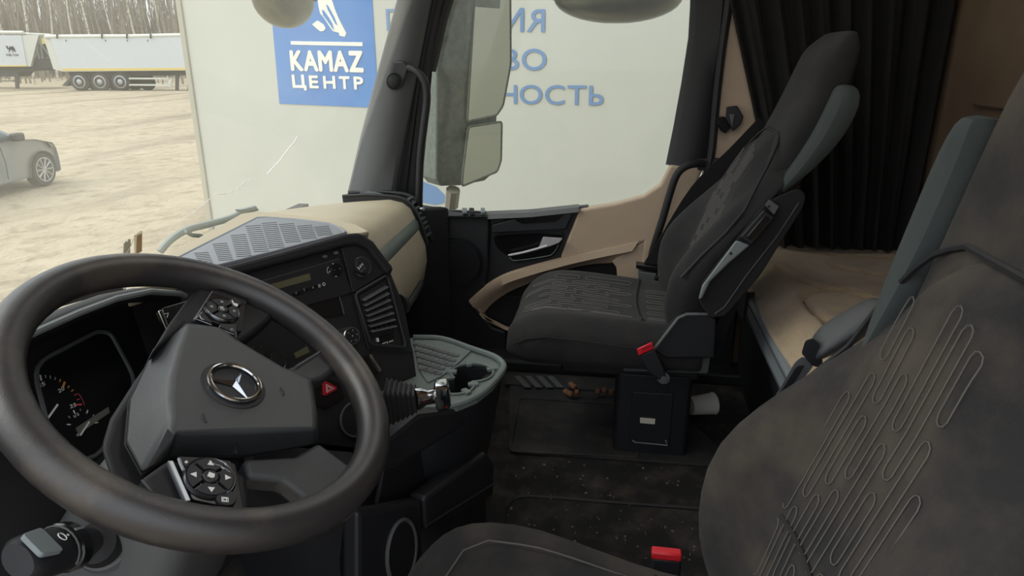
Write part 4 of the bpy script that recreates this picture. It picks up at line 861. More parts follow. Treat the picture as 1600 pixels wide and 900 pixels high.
MB().tube([Wp(*zp(x, y), .0065) for x, y in [(575, 620), (556, 655), (660, 700), (772, 742)]], .0007, 5).build('button_edge', 'grey_mark', pr)
MB().tube([Wp(*zp(x, y), .0066) for x, y in [(292, 480), (302, 510), (322, 530), (345, 535)]], .0009, 5).build('phone_symbol', 'grey_mark', pr)
rb = MB().lathe([(.001, .0035), (.0075, .0035), (.0085, .002), (.0085, 0)], Wp(*zp(782, 305), .003), WN, 24).build('round_button', 'black_plastic', pr)
MB().prism([Wp(*zp(x, y), .0066) for x, y in [(735, 265), (752, 262), (765, 300), (805, 310), (826, 318), (822, 350), (800, 352), (760, 325)]], WN * .0004).build('button_symbol', 'white_mark', rb, smooth=0)
MB().lathe([(.0016, 0), (.0028, 0), (.0028, .0006), (.0016, .0006)], Wp(*zp(746, 680), .0062), WN, 14, cap=False).build('button_symbol', 'grey_mark', pr)
pl_ = pod('button_pod', [(276, 717), (318, 720), (365, 728), (380, 804), (296, 786)], *zq(505, 435), .0265, (-.95 + PI / 2 * 2, True), [
    ([zq(*q) for q in [(120, 195), (400, 205), (400, 245), (330, 290), (215, 320)]], 'black_plastic'), ([zq(*q) for q in [(495, 215), (740, 250), (760, 350), (620, 290)]], 'black_plastic')])
MB().tube([Wp(*zq(x, y), .0062) for x, y in [(145, 200), (170, 270), (200, 335)]], .0017, 5).build('button_edge', 'grey_mark', pl_)
MB().tube([Wp(*zq(x, y), .0062) for x, y in [(500, 225), (520, 255), (620, 285), (690, 325), (745, 365)]], .0013, 5).build('button_edge', 'grey_mark', pl_)
for a, b_ in (((215, 238), (252, 242)), ((234, 225), (232, 255)), ((688, 250), (692, 275))): MB().tube([Wp(*zq(*a), .0064), Wp(*zq(*b_), .0064)], .0008, 4).build('plus_minus_symbol', 'white_mark', pl_)
rb = MB().lathe([(.001, .0035), (.0095, .0035), (.0105, .002), (.0105, 0)], Wp(*zq(692, 678), .003), WN, 24).build('round_button', 'black_plastic', pl_)
for s_ in (1, .55): MB().tube([Wp(*zq(685 + x * s_, 678 + y * s_), .0066) for x, y in [(-36, -25), (38, -18), (40, 28), (-30, 22)]], .0007, 4, loop=True).build('button_symbol', 'white_mark', rb)
MB().prism([Wp(x, y, .004) for x, y in [(262, 719), (271, 719), (299, 782), (290, 784)]], -WN * .006).build('pod_trim', 'steel_brushed', sw_, smooth=0, bevel=.001)
MB().tube([Wp(x, y, .001) for x, y in [(303, 500), (318, 478), (332, 456)]], .0016, 6).build('pod_trim', 'steel_brushed', sw_)
# ---- star emblem
ec_ = Wp(366, 600, .016)
em = MB().lathe([(.001, .0), (.034, .0), (.0385, -.001), (.040, -.006)], ec_, WN, 48).build('emblem_recess', 'black_plastic', ab)
MB().tube([ec_ + WN * .003 + (WB * math.cos(a) + WA * math.sin(a)) * .0300 for a in [2 * PI * i / 60 for i in range(60)]], .0028, 8, loop=True).build('emblem_ring', 'chrome', em)
td = Wp(334.5, 594, .018) - ec_; t0 = math.atan2(td.dot(WA), td.dot(WB)); mb = MB()
for k_ in range(3):
    a = t0 + k_ * 2 * PI / 3; d = WB * math.cos(a) + WA * math.sin(a); s_ = WN.cross(d); b0 = ec_ + WN * .001
    l_, r_ = WB * math.cos(a + PI / 3) + WA * math.sin(a + PI / 3), WB * math.cos(a - PI / 3) + WA * math.sin(a - PI / 3)
    tipp = b0 + d * .0295; ridge = b0 + WN * .005
    mb.add([b0 + l_ * .0062, tipp + s_ * .0006, tipp - s_ * .0006, b0 + r_ * .0062, ridge, tipp + WN * .0015], [(0, 1, 5, 4), (4, 5, 2, 3), (1, 2, 5), (0, 4, 3), (0, 3, 2, 1)])
mb.build('emblem_star', 'chrome', em, smooth=0)

# ================================================================ steering column and stalk
sc0 = root('steering_column', WC - WN * .30, 'dark grey steering column shroud under the wheel', 'steering column')
rings = []
for s_, wx, wy_ in ((.07, .060, .050), (.10, .085, .065), (.16, .10, .075), (.26, .115, .085), (.36, .125, .09)):
    c_ = WC - WN * s_ - WA * (.012 + .05 * s_) - WB * .02
    rings.append(rounded([c_ + WB * (a * wx) + WA * (b_ * wy_) for a, b_ in ((-1, -1), (1, -1), (1, 1), (-1, 1))], .045, 4))
MB().loft(rings).build('shroud', 'grey_plastic', sc0, smooth=50)
st = root('column_stalk', at(140, 850, X=.57), 'black multi-function stalk on the left of the steering column', 'stalk')
b0 = at(168, 848, X=.585); b1 = at(118, 850, X=.525); tipc = at(28, 876, X=.455); sx = (tipc - b1).normalized()
e1_ = sx.cross(WN).normalized(); e2_ = e1_.cross(sx)
MB().lathe([(.030, 0), (.034, .006), (.030, .014), (.022, .016)], b0, (b1 - b0), 28).build('boot_ring', 'grey_plastic', st)
MB().lathe([(.024, .012), (.027, .02), (.022, .032)], b0, (b1 - b0), 28).build('boot', 'black_soft', st)
rings = []
L_ = (tipc - b1).length
for t, hw, hh in ((-.35, .014, .012), (-.1, .021, .017), (.0, .024, .019), (.12, .024, .019), (.45, .026, .020), (.75, .026, .020), (.92, .024, .018), (1.0, .019, .014)):
    c_ = b1 + sx * (L_ * t); rings.append([c_ + e1_ * (hw * math.cos(a)) + e2_ * (hh * math.sin(a) * (1 if math.sin(a) < 0 else .9)) for a in [2 * PI * j / 18 for j in range(18)]])
MB().loft(rings).build('handle', 'black_plastic', st, smooth=50)
MB().loft([[b1 + sx * (L_ * t) + e1_ * (k_ * math.cos(a) * 1.25) + e2_ * (k_ * math.sin(a)) for a in [2 * PI * j / 20 for j in range(20)]] for t, k_ in ((.08, .0205), (.10, .0222), (.26, .0222), (.28, .0205))]).build('twist_ring', 'black_gloss', st, smooth=40)
MB().loft([rounded([b1 + sx * (L_ * t) + e1_ * (a * .017) + e2_ * (.0185 + h) for t, a in ((.66, -1), (.66, 1), (1.0, .85), (1.0, -.85))], .004, 3) for h in (-.004, .0015)]).build('end_button', 'grey_light', st, smooth=0, bevel=.001)
dd_ = b1 + sx * (L_ * .48) + e2_ * .0188
MB().tube([dd_ + sx * (.004 * math.cos(a)) + e1_ * (.005 * math.sin(a)) for a in [2 * PI * j / 10 for j in range(10)]], .0007, 4, loop=True).build('washer_symbol', 'white_mark', st)
MB().lathe([(.0004, .0008), (.0014, .0006), (.0014, 0)], dd_ - sx * .008, e2_, 8).build('washer_symbol', 'white_mark', st)
for k_ in range(3):
    c_ = b1 + sx * (L_ * (.13 + .05 * k_)) + e2_ * .0224 + e1_ * .002; MB().box(c_, (.003, .006, .0008), Matrix((e1_, sx, e2_)).transposed()).build('ring_symbol', 'grey_mark', st, smooth=0)
MB().tube([b1 + sx * (L_ * .33) + e1_ * (.0255 * math.cos(a)) + e2_ * (.0205 * math.sin(a)) for a in [lerp(.1, PI - .1, j / 10) for j in range(11)]], .0012, 5).build('stalk_groove', 'grey_plastic', st)
# ================================================================ seats
def tab(t, z):
    if z <= t[0][0]: return t[0][1]
    for (a, b), (c, d) in zip(t, t[1:]):
        if z <= c: return lerp(b, d, (z - a) / (c - a))
    return t[-1][1]
YC = [(.38, -.185), (.45, -.20), (.6, -.235), (.8, -.30), (.95, -.36), (1.1, -.42), (1.2, -.465), (1.25, -.49)]
BO = [(.40, .04), (.50, .075), (.60, .092), (.68, .058), (.76, .005), (.84, -.04), (.92, -.05)]
HWp = [(.38, .20), (.45, .235), (.55, .262), (.62, .266), (.70, .256), (.78, .236), (.85, .208), (.90, .178), (.935, .140), (.955, .100), (.965, .06)]
HWu = [(.70, .17), (.80, .175), (.9, .178), (1.0, .178), (1.06, .172), (1.12, .166), (1.17, .154), (1.20, .135), (1.215, .115)]
YCP = [(.38, -.185), (.45, -.20), (.6, -.235), (.8, -.305), (.95, -.385), (1.1, -.44), (1.2, -.468), (1.25, -.475)]
YCD = [(.38, -.185), (.45, -.20), (.6, -.235), (.8, -.30), (.95, -.34), (1.1, -.365), (1.2, -.39), (1.25, -.41)]
def sm(a, b, x): x = max(0, min(1, (x - a) / (b - a))); return x * x * (3 - 2 * x)
def pad_pt(cx, u, z, lift=0.0):
    hw = tab(HWp, z); a = abs(u)
    y = tab(YC, z) + tab(BO, z) * sm(.42, .78, a) - .055 * sm(.80, 1.0, a) ** 2
    return V((cx + hw * u, y + lift, z))
CDROP = [0.0]
def cush_z(u, y, wide=.25):
    zt = tab([(-.24, .425), (-.1, .435), (.1, .452), (.2, .455), (.26, .43), (.30, .38), (.315, .34)], y); a = abs(u)
    return zt + .014 * sm(.5, .8, a) - .05 * sm(.82, 1.0, a) ** 2 - CDROP[0] * (.5 + 1.1 * sm(.12, -.10, y) * sm(.3, .9, a))
def stadium(fn, c0, c1, l0, l1, n=5):
    """outline of an elongated rounded channel: c across, l along"""
    r = (c1 - c0) / 2; m = (c0 + c1) / 2; pts = []
    sc = 1.0
    for i in range(n): pts.append((c0, lerp(l0 + r, l1 - r, i / (n - 1))))
    for i in range(1, 4): a = PI - PI * i / 4; pts.append((m + r * math.cos(a), l1 - r + r * math.sin(a)))
    for i in range(n): pts.append((c1, lerp(l1 - r, l0 + r, i / (n - 1))))
    for i in range(1, 4): a = -PI * i / 4; pts.append((m + r * math.cos(a), l0 + r + r * math.sin(a)))
    return [fn(*p) for p in pts]
def make_seat(name, cx, label, worn, aisle):
    YC[:] = YCD if worn else YCP; wb = .0 if worn else .062; CDROP[0] = .04 if worn else 0.0; th_ = 'thread' if worn else 'thread_light'
    st = root(name, (cx, -.05, 0), label, 'seat')
    fb = 'fabric_worn' if worn else 'fabric'
    # backrest pad
    US = [-1, -.95, -.86, -.76, -.66, -.54, -.42, -.25, 0, .25, .42, .54, .66, .76, .86, .95, 1]
    rings = []
    for v in [0, .03, .12, .25, .38, .5, .6, .7, .79, .86, .91, .95, .98, 1.0]:
        fr = []
        for u in US:
            z = lerp(.40, .965, v); p = pad_pt(cx, u, z)
            p.y -= .03 * (sm(.93, 1.0, v) + sm(.05, 0, v) if False else sm(.90, 1.0, v)) + .02 * (1 - sm(0, .08, v)); fr.append(p)
        bk = []
        for u in (.9, .45, 0, -.45, -.9):
            z = lerp(.40, .965, v); bk.append(V((cx + tab(HWp, z) * u * .96, tab(YC, z) - .095, z)))
        rings.append(fr + bk)
    bp = MB().loft(rings).build('backrest', fb, st, smooth=70, sub=1)
    # upper back with integrated head restraint
    rings = []
    for z in (.70, .74, .80, .90, 1.0, 1.08, 1.14, 1.18, 1.205, 1.215):
        hw = tab(HWu, z); yc = tab(YC, z) - .030; th = .105 - .012 * sm(1.08, 1.21, z); tk = .035 * sm(1.17, 1.215, z)
        rings.append([V((cx + hw * math.copysign(abs(math.cos(a)) ** .5, math.cos(a)), yc - th / 2 - tk * .3 + (th / 2 - tk) * math.copysign(abs(math.sin(a)) ** .6, math.sin(a)), z)) for a in [2 * PI * j / 24 for j in range(24)]])
    MB().loft(rings).build('upper_back', fb, st, smooth=70, sub=1)
    # grey shoulder wings
    for s in (-1, 1):
        rings = []
        for z, w, d in ((.78, .004, .01), (.83, .030, .04), (.89, .048, .07), (.96, .056, .085), (1.02, .054, .088), (1.065, .048, .080), (1.09, .030, .05))[2 if worn and s < 0 else 0:] if True else ((.78, .004, .01), (.83, .030, .04), (.89, .048, .07), (.96, .056, .085), (1.02, .054, .088), (1.065, .048, .080), (1.09, .030, .05)):
            x0 = cx + s * (tab(HWu, z) - .012); yc = tab(YC, z) - .008 - wb
            rings.append([V((x0, yc - .005, z)), V((x0 + s * w * .8, yc - .010, z)), V((x0 + s * (w + .012), yc - .022, z)), V((x0 + s * (w + .012), yc - d, z)), V((x0, yc - d - .005, z))])
        MB().loft(rings).build('shoulder_wing', 'fabric_grey', st, smooth=50, sub=1)
    # back shell
    MB().loft([[V((cx + s * hw, y, z)) for s, y in ((-1, tab(YC, z) - .085), (1, tab(YC, z) - .085), (.9, tab(YC, z) - .125), (-.9, tab(YC, z) - .125))] for z, hw in ((.34, .19), (.45, .21), (.7, .215), (.95, .19), (1.1, .15), (1.18, .09))]).build('back_shell', 'black_soft', st, smooth=50)
    # cushion
    rings = []
    for y in (-.26, -.25, -.2, -.1, 0, .1, .18, .235, .27, .295, .305):
        hw = .245 + .012 * sm(-.2, .1, y) - .06 * sm(.2, .31, y) ** 2
        rings.append([V((cx + hw * u, y, cush_z(u, y))) for u in US] + [V((cx + hw * 1.0, y, .335)), V((cx + hw * .93, y - .02 * sm(.2, .3, y), .305)), V((cx, y - .02 * sm(.2, .3, y), .30)), V((cx - hw * .93, y - .02 * sm(.2, .3, y), .305)), V((cx - hw, y, .335))])
    cu = MB().loft(rings).build('cushion', fb, st, smooth=70, sub=1)
    # piping and seams
    MB().tube([V((cx + s * .262 * k, y, cush_z(1, y) - .008)) for s in (1,) for y, k in [(-.2, .97), (-.1, .99), (0, 1), (.1, 1), (.18, .985), (.235, .95), (.27, .90)]], .0022, 6).build('piping', 'fabric_side', cu)
    MB().tube([V((cx - .262 * k, y, cush_z(1, y) - .008)) for y, k in [(-.2, .97), (-.1, .99), (0, 1), (.1, 1), (.18, .985), (.235, .95), (.27, .90)]], .0022, 6).build('piping', 'fabric_side', cu)
    cf = lambda c, l: V((cx + c, l, cush_z(c / .25, l) + .0018))
    MB().tube([cf(c, -.085) + V((0, .012 * math.cos(c * 9), .0005)) for c in [lerp(-.19, .19, i / 12) for i in range(13)]], .0035, 6).build('cushion_seam', 'fabric_side', cu)
    bf = lambda c, l: pad_pt(cx, c / tab(HWp, l), l, .0022)
    zt = lambda c: .945 - .105 * abs(c / .15) ** 2.2
    def pipe(p): p.y = max(p.y, tab(YC, p.z) - .027); return p
    MB().tube([pipe(pad_pt(cx, s_ * .95, z, .004 - .03 * sm(.9085, .965, z))) for s_, z in [(-1, q) for q in (.60, .66, .72, .78, .84, .88, .91, .935, .95, .96)] + [(1, q) for q in (.96, .95, .935, .91, .88, .84, .78, .72, .66, .60)]], .0042, 6).build('top_piping', 'black_soft', bp)
    MB().tube([bf(lerp(-.10, .10, i / 12), .585 + .018 * math.cos(lerp(-1.4, 1.4, i / 12))) for i in range(13)], .003, 6).build('panel_seam', 'fabric_side', bp)
    # stitched channels
    rr = random.Random(11)
    cols = [-.105, -.075, -.045, -.015, .015, .045, .075, .105]
    for k, c in enumerate(cols):
        l = .45 + (k % 3) * .04
        while l < .86 - abs(c) * .4:
            ln = rr.choice((.09, .13, .17)); hi = min(l + ln, zt(c) - .02)
            if hi - l > .05 and abs(c) < .5 * tab(HWp, hi): MB().tube(stadium(bf, c - .009, c + .009, l, hi), .0009, 4, loop=True).build('stitching', th_, bp, smooth=0)
            l = hi + .018
    if worn:
        MB().tube([cf(c, l) for c, l in [(.165, -.07)] + [(.17, lerp(-.04, .17, i / 8)) for i in range(9)] + [(.15, .205), (.10, .222), (0, .228), (-.1, .222), (-.15, .205), (-.17, .17), (-.17, 0)]], .0016, 5).build('panel_seam', 'thread', cu)
    for k, c in enumerate([] if worn else [-.16, -.125, -.09, -.055, -.02, .015, .05, .085, .12, .155]):
        l = -.06 + (k % 3) * .035
        while l < .20:
            ln = rr.choice((.08, .12, .15)); hi = min(l + ln, .285 - abs(c) * .2)
            if hi - l > .05: MB().tube(stadium(cf, c - .010, c + .010, l, hi), .0009, 4, loop=True).build('stitching', th_, cu, smooth=0)
            l = hi + .02
    for c in (() if worn else (-.14, -.09, -.04, .01, .06, .11)): MB().tube(stadium(cf, c - .010, c + .010, -.19, -.105), .0009, 4, loop=True).build('stitching', th_, cu, smooth=0)
    return st
# ---------------------------------------------------------------- passenger seat
PXc = 2.02; ps = make_seat('passenger_seat', PXc, 'charcoal passenger seat with folded armrest beside the beige door', False, -1)
A_ = lambda x, y, X: at(x, y, X=X)
# side shield over the hinge
sh = MB().prism(rounded([A_(x, y, 1.762) for x, y in [(1022, 548), (1060, 497), (1073, 491), (1106, 491), (1119, 499), (1116, 560), (1040, 560)]], .006), (.05, 0, 0)).build('hinge_cover', 'black_plastic', ps, smooth=0, bevel=.006)
MB().tube([A_(x, y, 1.760) for x, y in [(1022, 546), (1060, 497), (1073, 491), (1106, 491)]], .0045, 8).build('cover_edge', 'grey_plastic', sh)
# armrest folded up along the backrest
z6 = lambda x, y: (1000 + x / 3, 280 + y / 3)
arm = MB().loft([rounded([A_(*z6(x, y), X) for x, y in [(272, 560), (292, 480), (460, 270), (590, 110), (660, 75), (740, 42), (778, 70), (768, 125), (560, 455), (400, 640), (335, 652), (305, 618)]], .012, 3) for X in (1.715, 1.772)]).build('armrest', 'fabric_side', ps, smooth=30, bevel=.012, seg=3)
MB().loft([[A_(*z6(x, y), X) for x, y in [(274, 562), (292, 496), (450, 286), (516, 308), (420, 390), (330, 478), (290, 560)]] for X in (1.700, 1.718)]).build('recline_bar', 'grey_light', arm, smooth=30, bevel=.004, seg=2)
hb = MB().loft([rounded([A_(*z6(x, y), X) for x, y in [(468, 272), (580, 142), (630, 180), (520, 310)]], .004) for X in (1.695, 1.718)]).build('recline_handle', 'black_plastic', arm, smooth=30, bevel=.004)
MB().loft([rounded([A_(*z6(x, y), X) for x, y in [(498, 272), (585, 168), (610, 186), (522, 288)]], .006) for X in (1.690, 1.696)]).build('handle_slot', 'black_gloss', hb, smooth=30, bevel=.002)
MB().loft([rounded([A_(*z6(x, y), X) for x, y in [(585, 120), (606, 95), (652, 128), (628, 168)]], .003) for X in (1.698, 1.718)]).build('pivot_cap', 'grey_plastic', arm, smooth=30, bevel=.003)
for q in ((604, 128), (426, 348)): MB().lathe([(.0005, .001), (.0035, .001), (.0035, 0)], A_(*z6(*q), 1.6985), (-1, 0, 0), 10).build('screw', 'black_soft', arm)
MB().tube([A_(*z6(x, y), 1.7135) for x, y in [(745, 110), (640, 270), (500, 450), (395, 600), (350, 632)]], .0014, 5).build('arm_seam', 'grey_plastic', arm)
# pedestal
pb = MB().loft([rounded([V((x, y, z)) for x, y in ((1.855, -.245), (1.855, -.025), (2.22, -.025), (2.22, -.245))], .02, 3) for z in (0, .02, .24, .27)]).build('pedestal', 'black_plastic', ps, smooth=30, bevel=.004)
MB().prism(rounded([A_(x, y, 1.850) for x, y in [(988, 612), (1053, 616), (1046, 700), (982, 690)]], .008), (.008, 0, 0)).build('pedestal_door', 'black_plastic', pb, smooth=0, bevel=.003)
MB().prism(rounded([A_(x, y, 1.847) for x, y in [(1000, 653), (1024, 655), (1023, 663), (1000, 661)]], .002), (.004, 0, 0)).build('sticker', 'card_white', pb, smooth=0)
MB().tube([A_(x, y, 1.846) for x, y in [(988, 688), (992, 691), (1043, 696), (1040, 688)]], .0022, 6).build('door_grip', 'grey_light', pb)
MB().prism(rounded([A_(x, y, 1.80) for x, y in [(974, 560), (985, 556), (1110, 558), (1106, 584), (974, 580)]], .006), (.36, 0, 0)).build('suspension_cover', 'grey_plastic', ps, smooth=0, bevel=.006)
MB().box((2.03, -.06, .285), (.34, .40, .05)).build('seat_frame', 'black_plastic', ps, smooth=0, bevel=.006)
# buckle on the aisle side
bk = MB().loft([[A_(x, y, X) for x, y in [(999, 556), (1022, 545), (1036, 572), (1042, 592), (1030, 594), (1012, 580)]] for X in (1.735, 1.757)]).build('belt_buckle', 'black_plastic', ps, smooth=30, bevel=.004)
MB().loft([[A_(x, y, X) for x, y in [(995, 545), (1019, 534), (1022, 545), (998, 556)]] for X in (1.732, 1.758)]).build('buckle_button', 'red', bk, smooth=30, bevel=.003)
MB().prism([A_(x, y, 1.7315) for x, y in [(1002, 545), (1016, 538.5), (1018, 542), (1004, 549)]], (.002, 0, 0)).build('buckle_slot', 'red_dark', bk, smooth=0)
MB().lathe([(.004, .010), (.008, .010), (.009, .004), (.016, .004), (.017, 0)], A_(1037, 591, 1.742), (-1, 0, 0), 24).build('anchor_bolt', 'grey_plastic', bk)
# belt anchor block by the door
ba = root('seat_belt', (2.33, -.16, .40), 'black passenger seat belt hanging from the door pillar', 'seat belt')
pts = [A_(1196, 192, 2.43), A_(1150, 240, 2.42), A_(1090, 300, 2.40), A_(1040, 380, 2.36), A_(1012, 425, 2.33)]
rows = [[p + V((-.004, .022, .018)) for p in crv(pts, 4)], [p + V((.004, -.022, -.018)) for p in crv(pts, 4)]]
MB().sheet(rows, .003).build('webbing', 'fabric_side', ba, smooth=60)
MB().prism([A_(x, y, 2.30) for x, y in [(994, 413), (1030, 418), (1028, 424), (994, 420)]], (.04, 0, 0)).build('tongue_plate', 'black_gloss', ba, smooth=0, bevel=.002)
MB().prism([A_(x, y, 2.30) for x, y in [(997, 424), (1026, 428), (1022, 440), (997, 436)]], (.035, 0, 0)).build('tongue', 'grey_plastic', ba, smooth=0, bevel=.003)
MB().prism([A_(x, y, 2.31) for x, y in [(1000, 436), (1034, 440), (1038, 466), (1004, 464)]], (.05, 0, 0)).build('anchor_block', 'black_plastic', ba, smooth=0, bevel=.006)
MB().lathe([(.006, .006), (.009, .012), (.016, .012), (.018, 0)], A_(1002, 445, 2.305), (-1, 0, 0), 24).build('anchor_bolt', 'grey_plastic', ba)
for a, b_ in (((1005, 462), (1036, 424)), ((1012, 464), (1040, 432))): MB().tube([A_(*a, 2.30), A_(*b_, 2.30)], .004, 6).build('lever', 'black_gloss', ba)

# ---------------------------------------------------------------- driver seat
DXc = .69; ds = make_seat('driver_seat', DXc, 'worn charcoal driver seat in the right foreground', True, 1)
MB().box((DXc, -.05, .285), (.36, .42, .05)).build('seat_frame', 'black_plastic', ds, smooth=0, bevel=.006)
MB().loft([rounded([V((x, y, z)) for x, y in ((DXc - .18, -.26), (DXc + .18, -.26), (DXc + .18, .02), (DXc - .18, .02))], .03, 3) for z in (0, .27)]).build('pedestal', 'black_plastic', ds, smooth=30)
# armrest on the aisle side
XA = 1.0
am = MB().loft([[lerp(A_(1272, 540, XA), A_(1366, 492, XA), t) + V((w_ * math.cos(a), -.30 * h_ * math.sin(a), h_ * math.sin(a))) for a in [2 * PI * j / 16 for j in range(16)]] for t, w_, h_ in ((-.02, .012, .012), (.02, .026, .024), (.12, .032, .031), (.5, .033, .036), (.8, .033, .036), (.95, .026, .030), (1.02, .010, .014))]).build('armrest', 'leather', ds, smooth=60, sub=1)
MB().loft([rounded([A_(x, y, X) for x, y in [(1252, 552), (1258, 532), (1270, 528), (1284, 545), (1286, 575), (1270, 572)]], .004) for X in (XA - .02, XA + .02)]).build('armrest_bracket', 'black_plastic', am, smooth=30, bevel=.006, seg=3)
MB().loft([rounded([A_(x, y, X) for x, y in [(1200, 634), (1212, 618), (1242, 566), (1254, 556), (1272, 570), (1262, 584), (1215, 634)]], .006) for X in (XA - .012, XA + .018)]).build('armrest_strut', 'grey_plastic', am, smooth=30, bevel=.006, seg=3)
MB().loft([rounded([A_(x, y, X) for x, y in [(1214, 622), (1245, 572), (1258, 570), (1222, 628)]], .005) for X in (XA - .0135, XA - .010)]).build('strut_groove', 'black_plastic', am, smooth=30)
db_ = MB().loft([[V((1.0 + a * .0085 + (z - .34) * .3, -.114 + b_ * .025, z)) for a, b_ in ((-1, -1), (1, -1), (1, 1), (-1, 1))] for z in (.22, .337)]).build('belt_buckle', 'black_plastic', ds, smooth=30, bevel=.004)
# ================================================================ bunk
BZ = .5; YF = -.43
bunk = root('bunk', (1.35, -.7, 0), 'sleeper bunk with brushed metal front rail behind the seats', 'bed')
MB().box((1.345, -.72, .33), (2.32, .54, .10)).build('base', 'black_plastic', bunk, smooth=0)
MB().loft([[V((x, y, z)) for y, z in ((-.452, .372), (-.424, .374), (-.418, .382), (-.418, .436), (-.424, .444), (-.452, .446))] for x in (.25, 2.09)]).build('front_rail', 'rail_alu', bunk, smooth=30)
MB().box((1.17, -.4165, .428), (1.84, .003, .004)).build('rail_groove', 'grey_plastic', bunk, smooth=0)
MB().box((1.17, -.4165, .385), (1.84, .003, .004)).build('rail_groove', 'grey_plastic', bunk, smooth=0)
MB().loft([[V((x, y, z)) for y, z in ((-.46, .355), (-.41, .365), (-.41, .455), (-.46, .46))] for x in (2.09, 2.115)]).build('rail_end', 'black_plastic', bunk, smooth=30, bevel=.004)
MB().box((1.33, -.50, .18), (2.28, .04, .36)).build('locker_front', 'black_plastic', bunk, smooth=0, bevel=.01)
MB().prism(rounded([V((x, -.5, z)) for x, z in ((1.2, .04), (1.72, .04), (1.80, .20), (1.70, .34), (1.2, .34))], .06), (0, .05, 0)).build('locker_door', 'black_plastic', bunk, smooth=0, bevel=.012)
# blanket-covered mattress
seams = [[at(x, y, Z=BZ) for x, y in s_] for s_ in ([(1215, 425), (1240, 442), (1270, 453), (1310, 463), (1377, 480), (1450, 500)], [(1330, 462), (1280, 462), (1257, 468), (1262, 482), (1275, 498), (1288, 508), (1300, 530)], [(1300, 418), (1330, 428), (1360, 434), (1400, 440), (1460, 452)], [(1230, 395), (1290, 402), (1350, 408), (1430, 418)], [(1330, 400), (1400, 402), (1460, 405)])]
seams = [crv(s_, 6) for s_ in seams]
def seam_d(x, y):
    d = 9
    for s_ in seams:
        for a, b_ in zip(s_, s_[1:]):
            dx, dy = b_.x - a.x, b_.y - a.y; L2 = dx * dx + dy * dy; t = max(0, min(1, ((x - a.x) * dx + (y - a.y) * dy) / L2)); d = min(d, math.hypot(x - a.x - t * dx, y - a.y - t * dy))
    return d
nx, ny = 150, 58; top = []
for j in range(ny + 1):
    r_ = []
    for i in range(nx + 1):
        x = lerp(1.0, 2.48, i / nx); y = lerp(-.995, -.436, j / ny)
        f_ = sm(-.53, -.436, y); z = BZ + .012 - .055 * f_ ** 2.2 - .022 * math.exp(-(seam_d(x, y) / .010) ** 2) + .006 * math.exp(-(seam_d(x, y) / .04) ** 2) + .004 * math.sin(x * 9 + y * 5) * math.sin(y * 13 + x * 2)
        r_.append(V((x, y - .012 * f_ * math.sin(x * 6), z)))
    top.append(r_)
ms = root('mattress', (1.5, -.7, .38), 'beige quilted fleece blanket over the bunk mattress', 'mattress')
blk_ = MB().sheet(top, .05, (0, 0, 1)).build('blanket', 'blanket', ms, smooth=80)
for s_ in seams: MB().tube([V((p.x, p.y, BZ - .003)) for p in s_ if 1.02 < p.x < 2.46 and -.98 < p.y < -.50], .0028, 5).build('quilting_seam', 'quilt_thread', blk_)
MB().prism([(.24, -.99, .39), (2.47, -.99, .39), (2.47, -.455, .39), (.24, -.455, .39)], (0, 0, .07)).build('mattress_core', 'fabric_side', ms, smooth=0, bevel=.01)
MB().prism([(.24, -.99, .455), (1.02, -.99, .455), (1.02, -.45, .455), (.24, -.45, .455)], (0, 0, .05)).build('blanket', 'blanket', ms, smooth=0, bevel=.015)
# ================================================================ curtain beside the bunk
ct = root('curtain', (2.4, -.7, .5), 'dark folded curtain hanging along the right side of the bunk', 'curtain')
rows = []
for j in range(22):
    z = lerp(.528, 1.94, j / 21); yl = tab([(.5, -.56), (.87, -.475), (1.33, -.325), (1.6, -.27), (1.95, -.24)], z); r_ = []
    for i in range(101):
        u = i / 100; y = lerp(yl, -.985, u); ph = u * 2 * PI * 9 + .7 * math.sin(z * 2 + u * 8)
        r_.append(V((2.425 + (.026 * math.sin(ph) + .010 * math.sin(ph * 2.3 + z * 3)) * (1 - .3 * u), y, z)))
    rows.append(r_)
MB().sheet(rows, .004).build('cloth', 'curtain', ct, smooth=80)
MB().tube([r_[0] for r_ in rows], .006, 6).build('hem', 'curtain', ct)
MB().box((2.42, -.62, 1.955), (.03, .76, .02)).build('rail', 'grey_plastic', ct, smooth=0)
# ================================================================ pillar fittings
hk = root('coat_hook', at(1140, 190, X=2.47), 'black folding coat hook on the beige pillar', 'hook')
z5 = lambda x, y: (1000 + x / 3, y / 3)
MB().loft([[at(*z5(x, y), X=X) for x, y in [(405, 500), (455, 495), (485, 545), (470, 585), (435, 615), (400, 560)]] for X in (2.472, 2.44)]).build('plate', 'black_plastic', hk, smooth=0, bevel=.004)
MB().loft([[at(*z5(x, y), X=X) for x, y in [(360, 548), (395, 545), (405, 560), (425, 600), (400, 627), (380, 615), (362, 585)]] for X in (2.465, 2.435)]).build('hook_tip', 'black_gloss', hk, smooth=0, bevel=.004)
MB().loft([[at(*z5(x, y), X=X) for x, y in [(418, 535), (445, 535), (432, 600)]] for X in (2.445, 2.430)]).build('hook_flap', 'grey_plastic', hk, smooth=0, bevel=.002)
gh = root('grab_handle', at(1040, 380, X=2.45), 'black grab handle beside the passenger seat backrest', 'handle')
MB().tube(crv([at(x, y, X=X) for x, y, X in [(1100, 256, 2.44), (1085, 256, 2.42), (1068, 262, 2.41), (1056, 276, 2.41), (1046, 305, 2.41), (1036, 340, 2.41), (1024, 378, 2.42), (1018, 400, 2.45)]], 5), .0135, 10).build('bar', 'black_soft', gh)
pl2 = MB().prism(rounded([at(x, y, X=2.44) for x, y in [(1090, 249), (1134, 248), (1136, 262), (1130, 267), (1090, 266)]], .006), (.03, 0, 0)).build('mount', 'black_plastic', gh, smooth=0, bevel=.005)
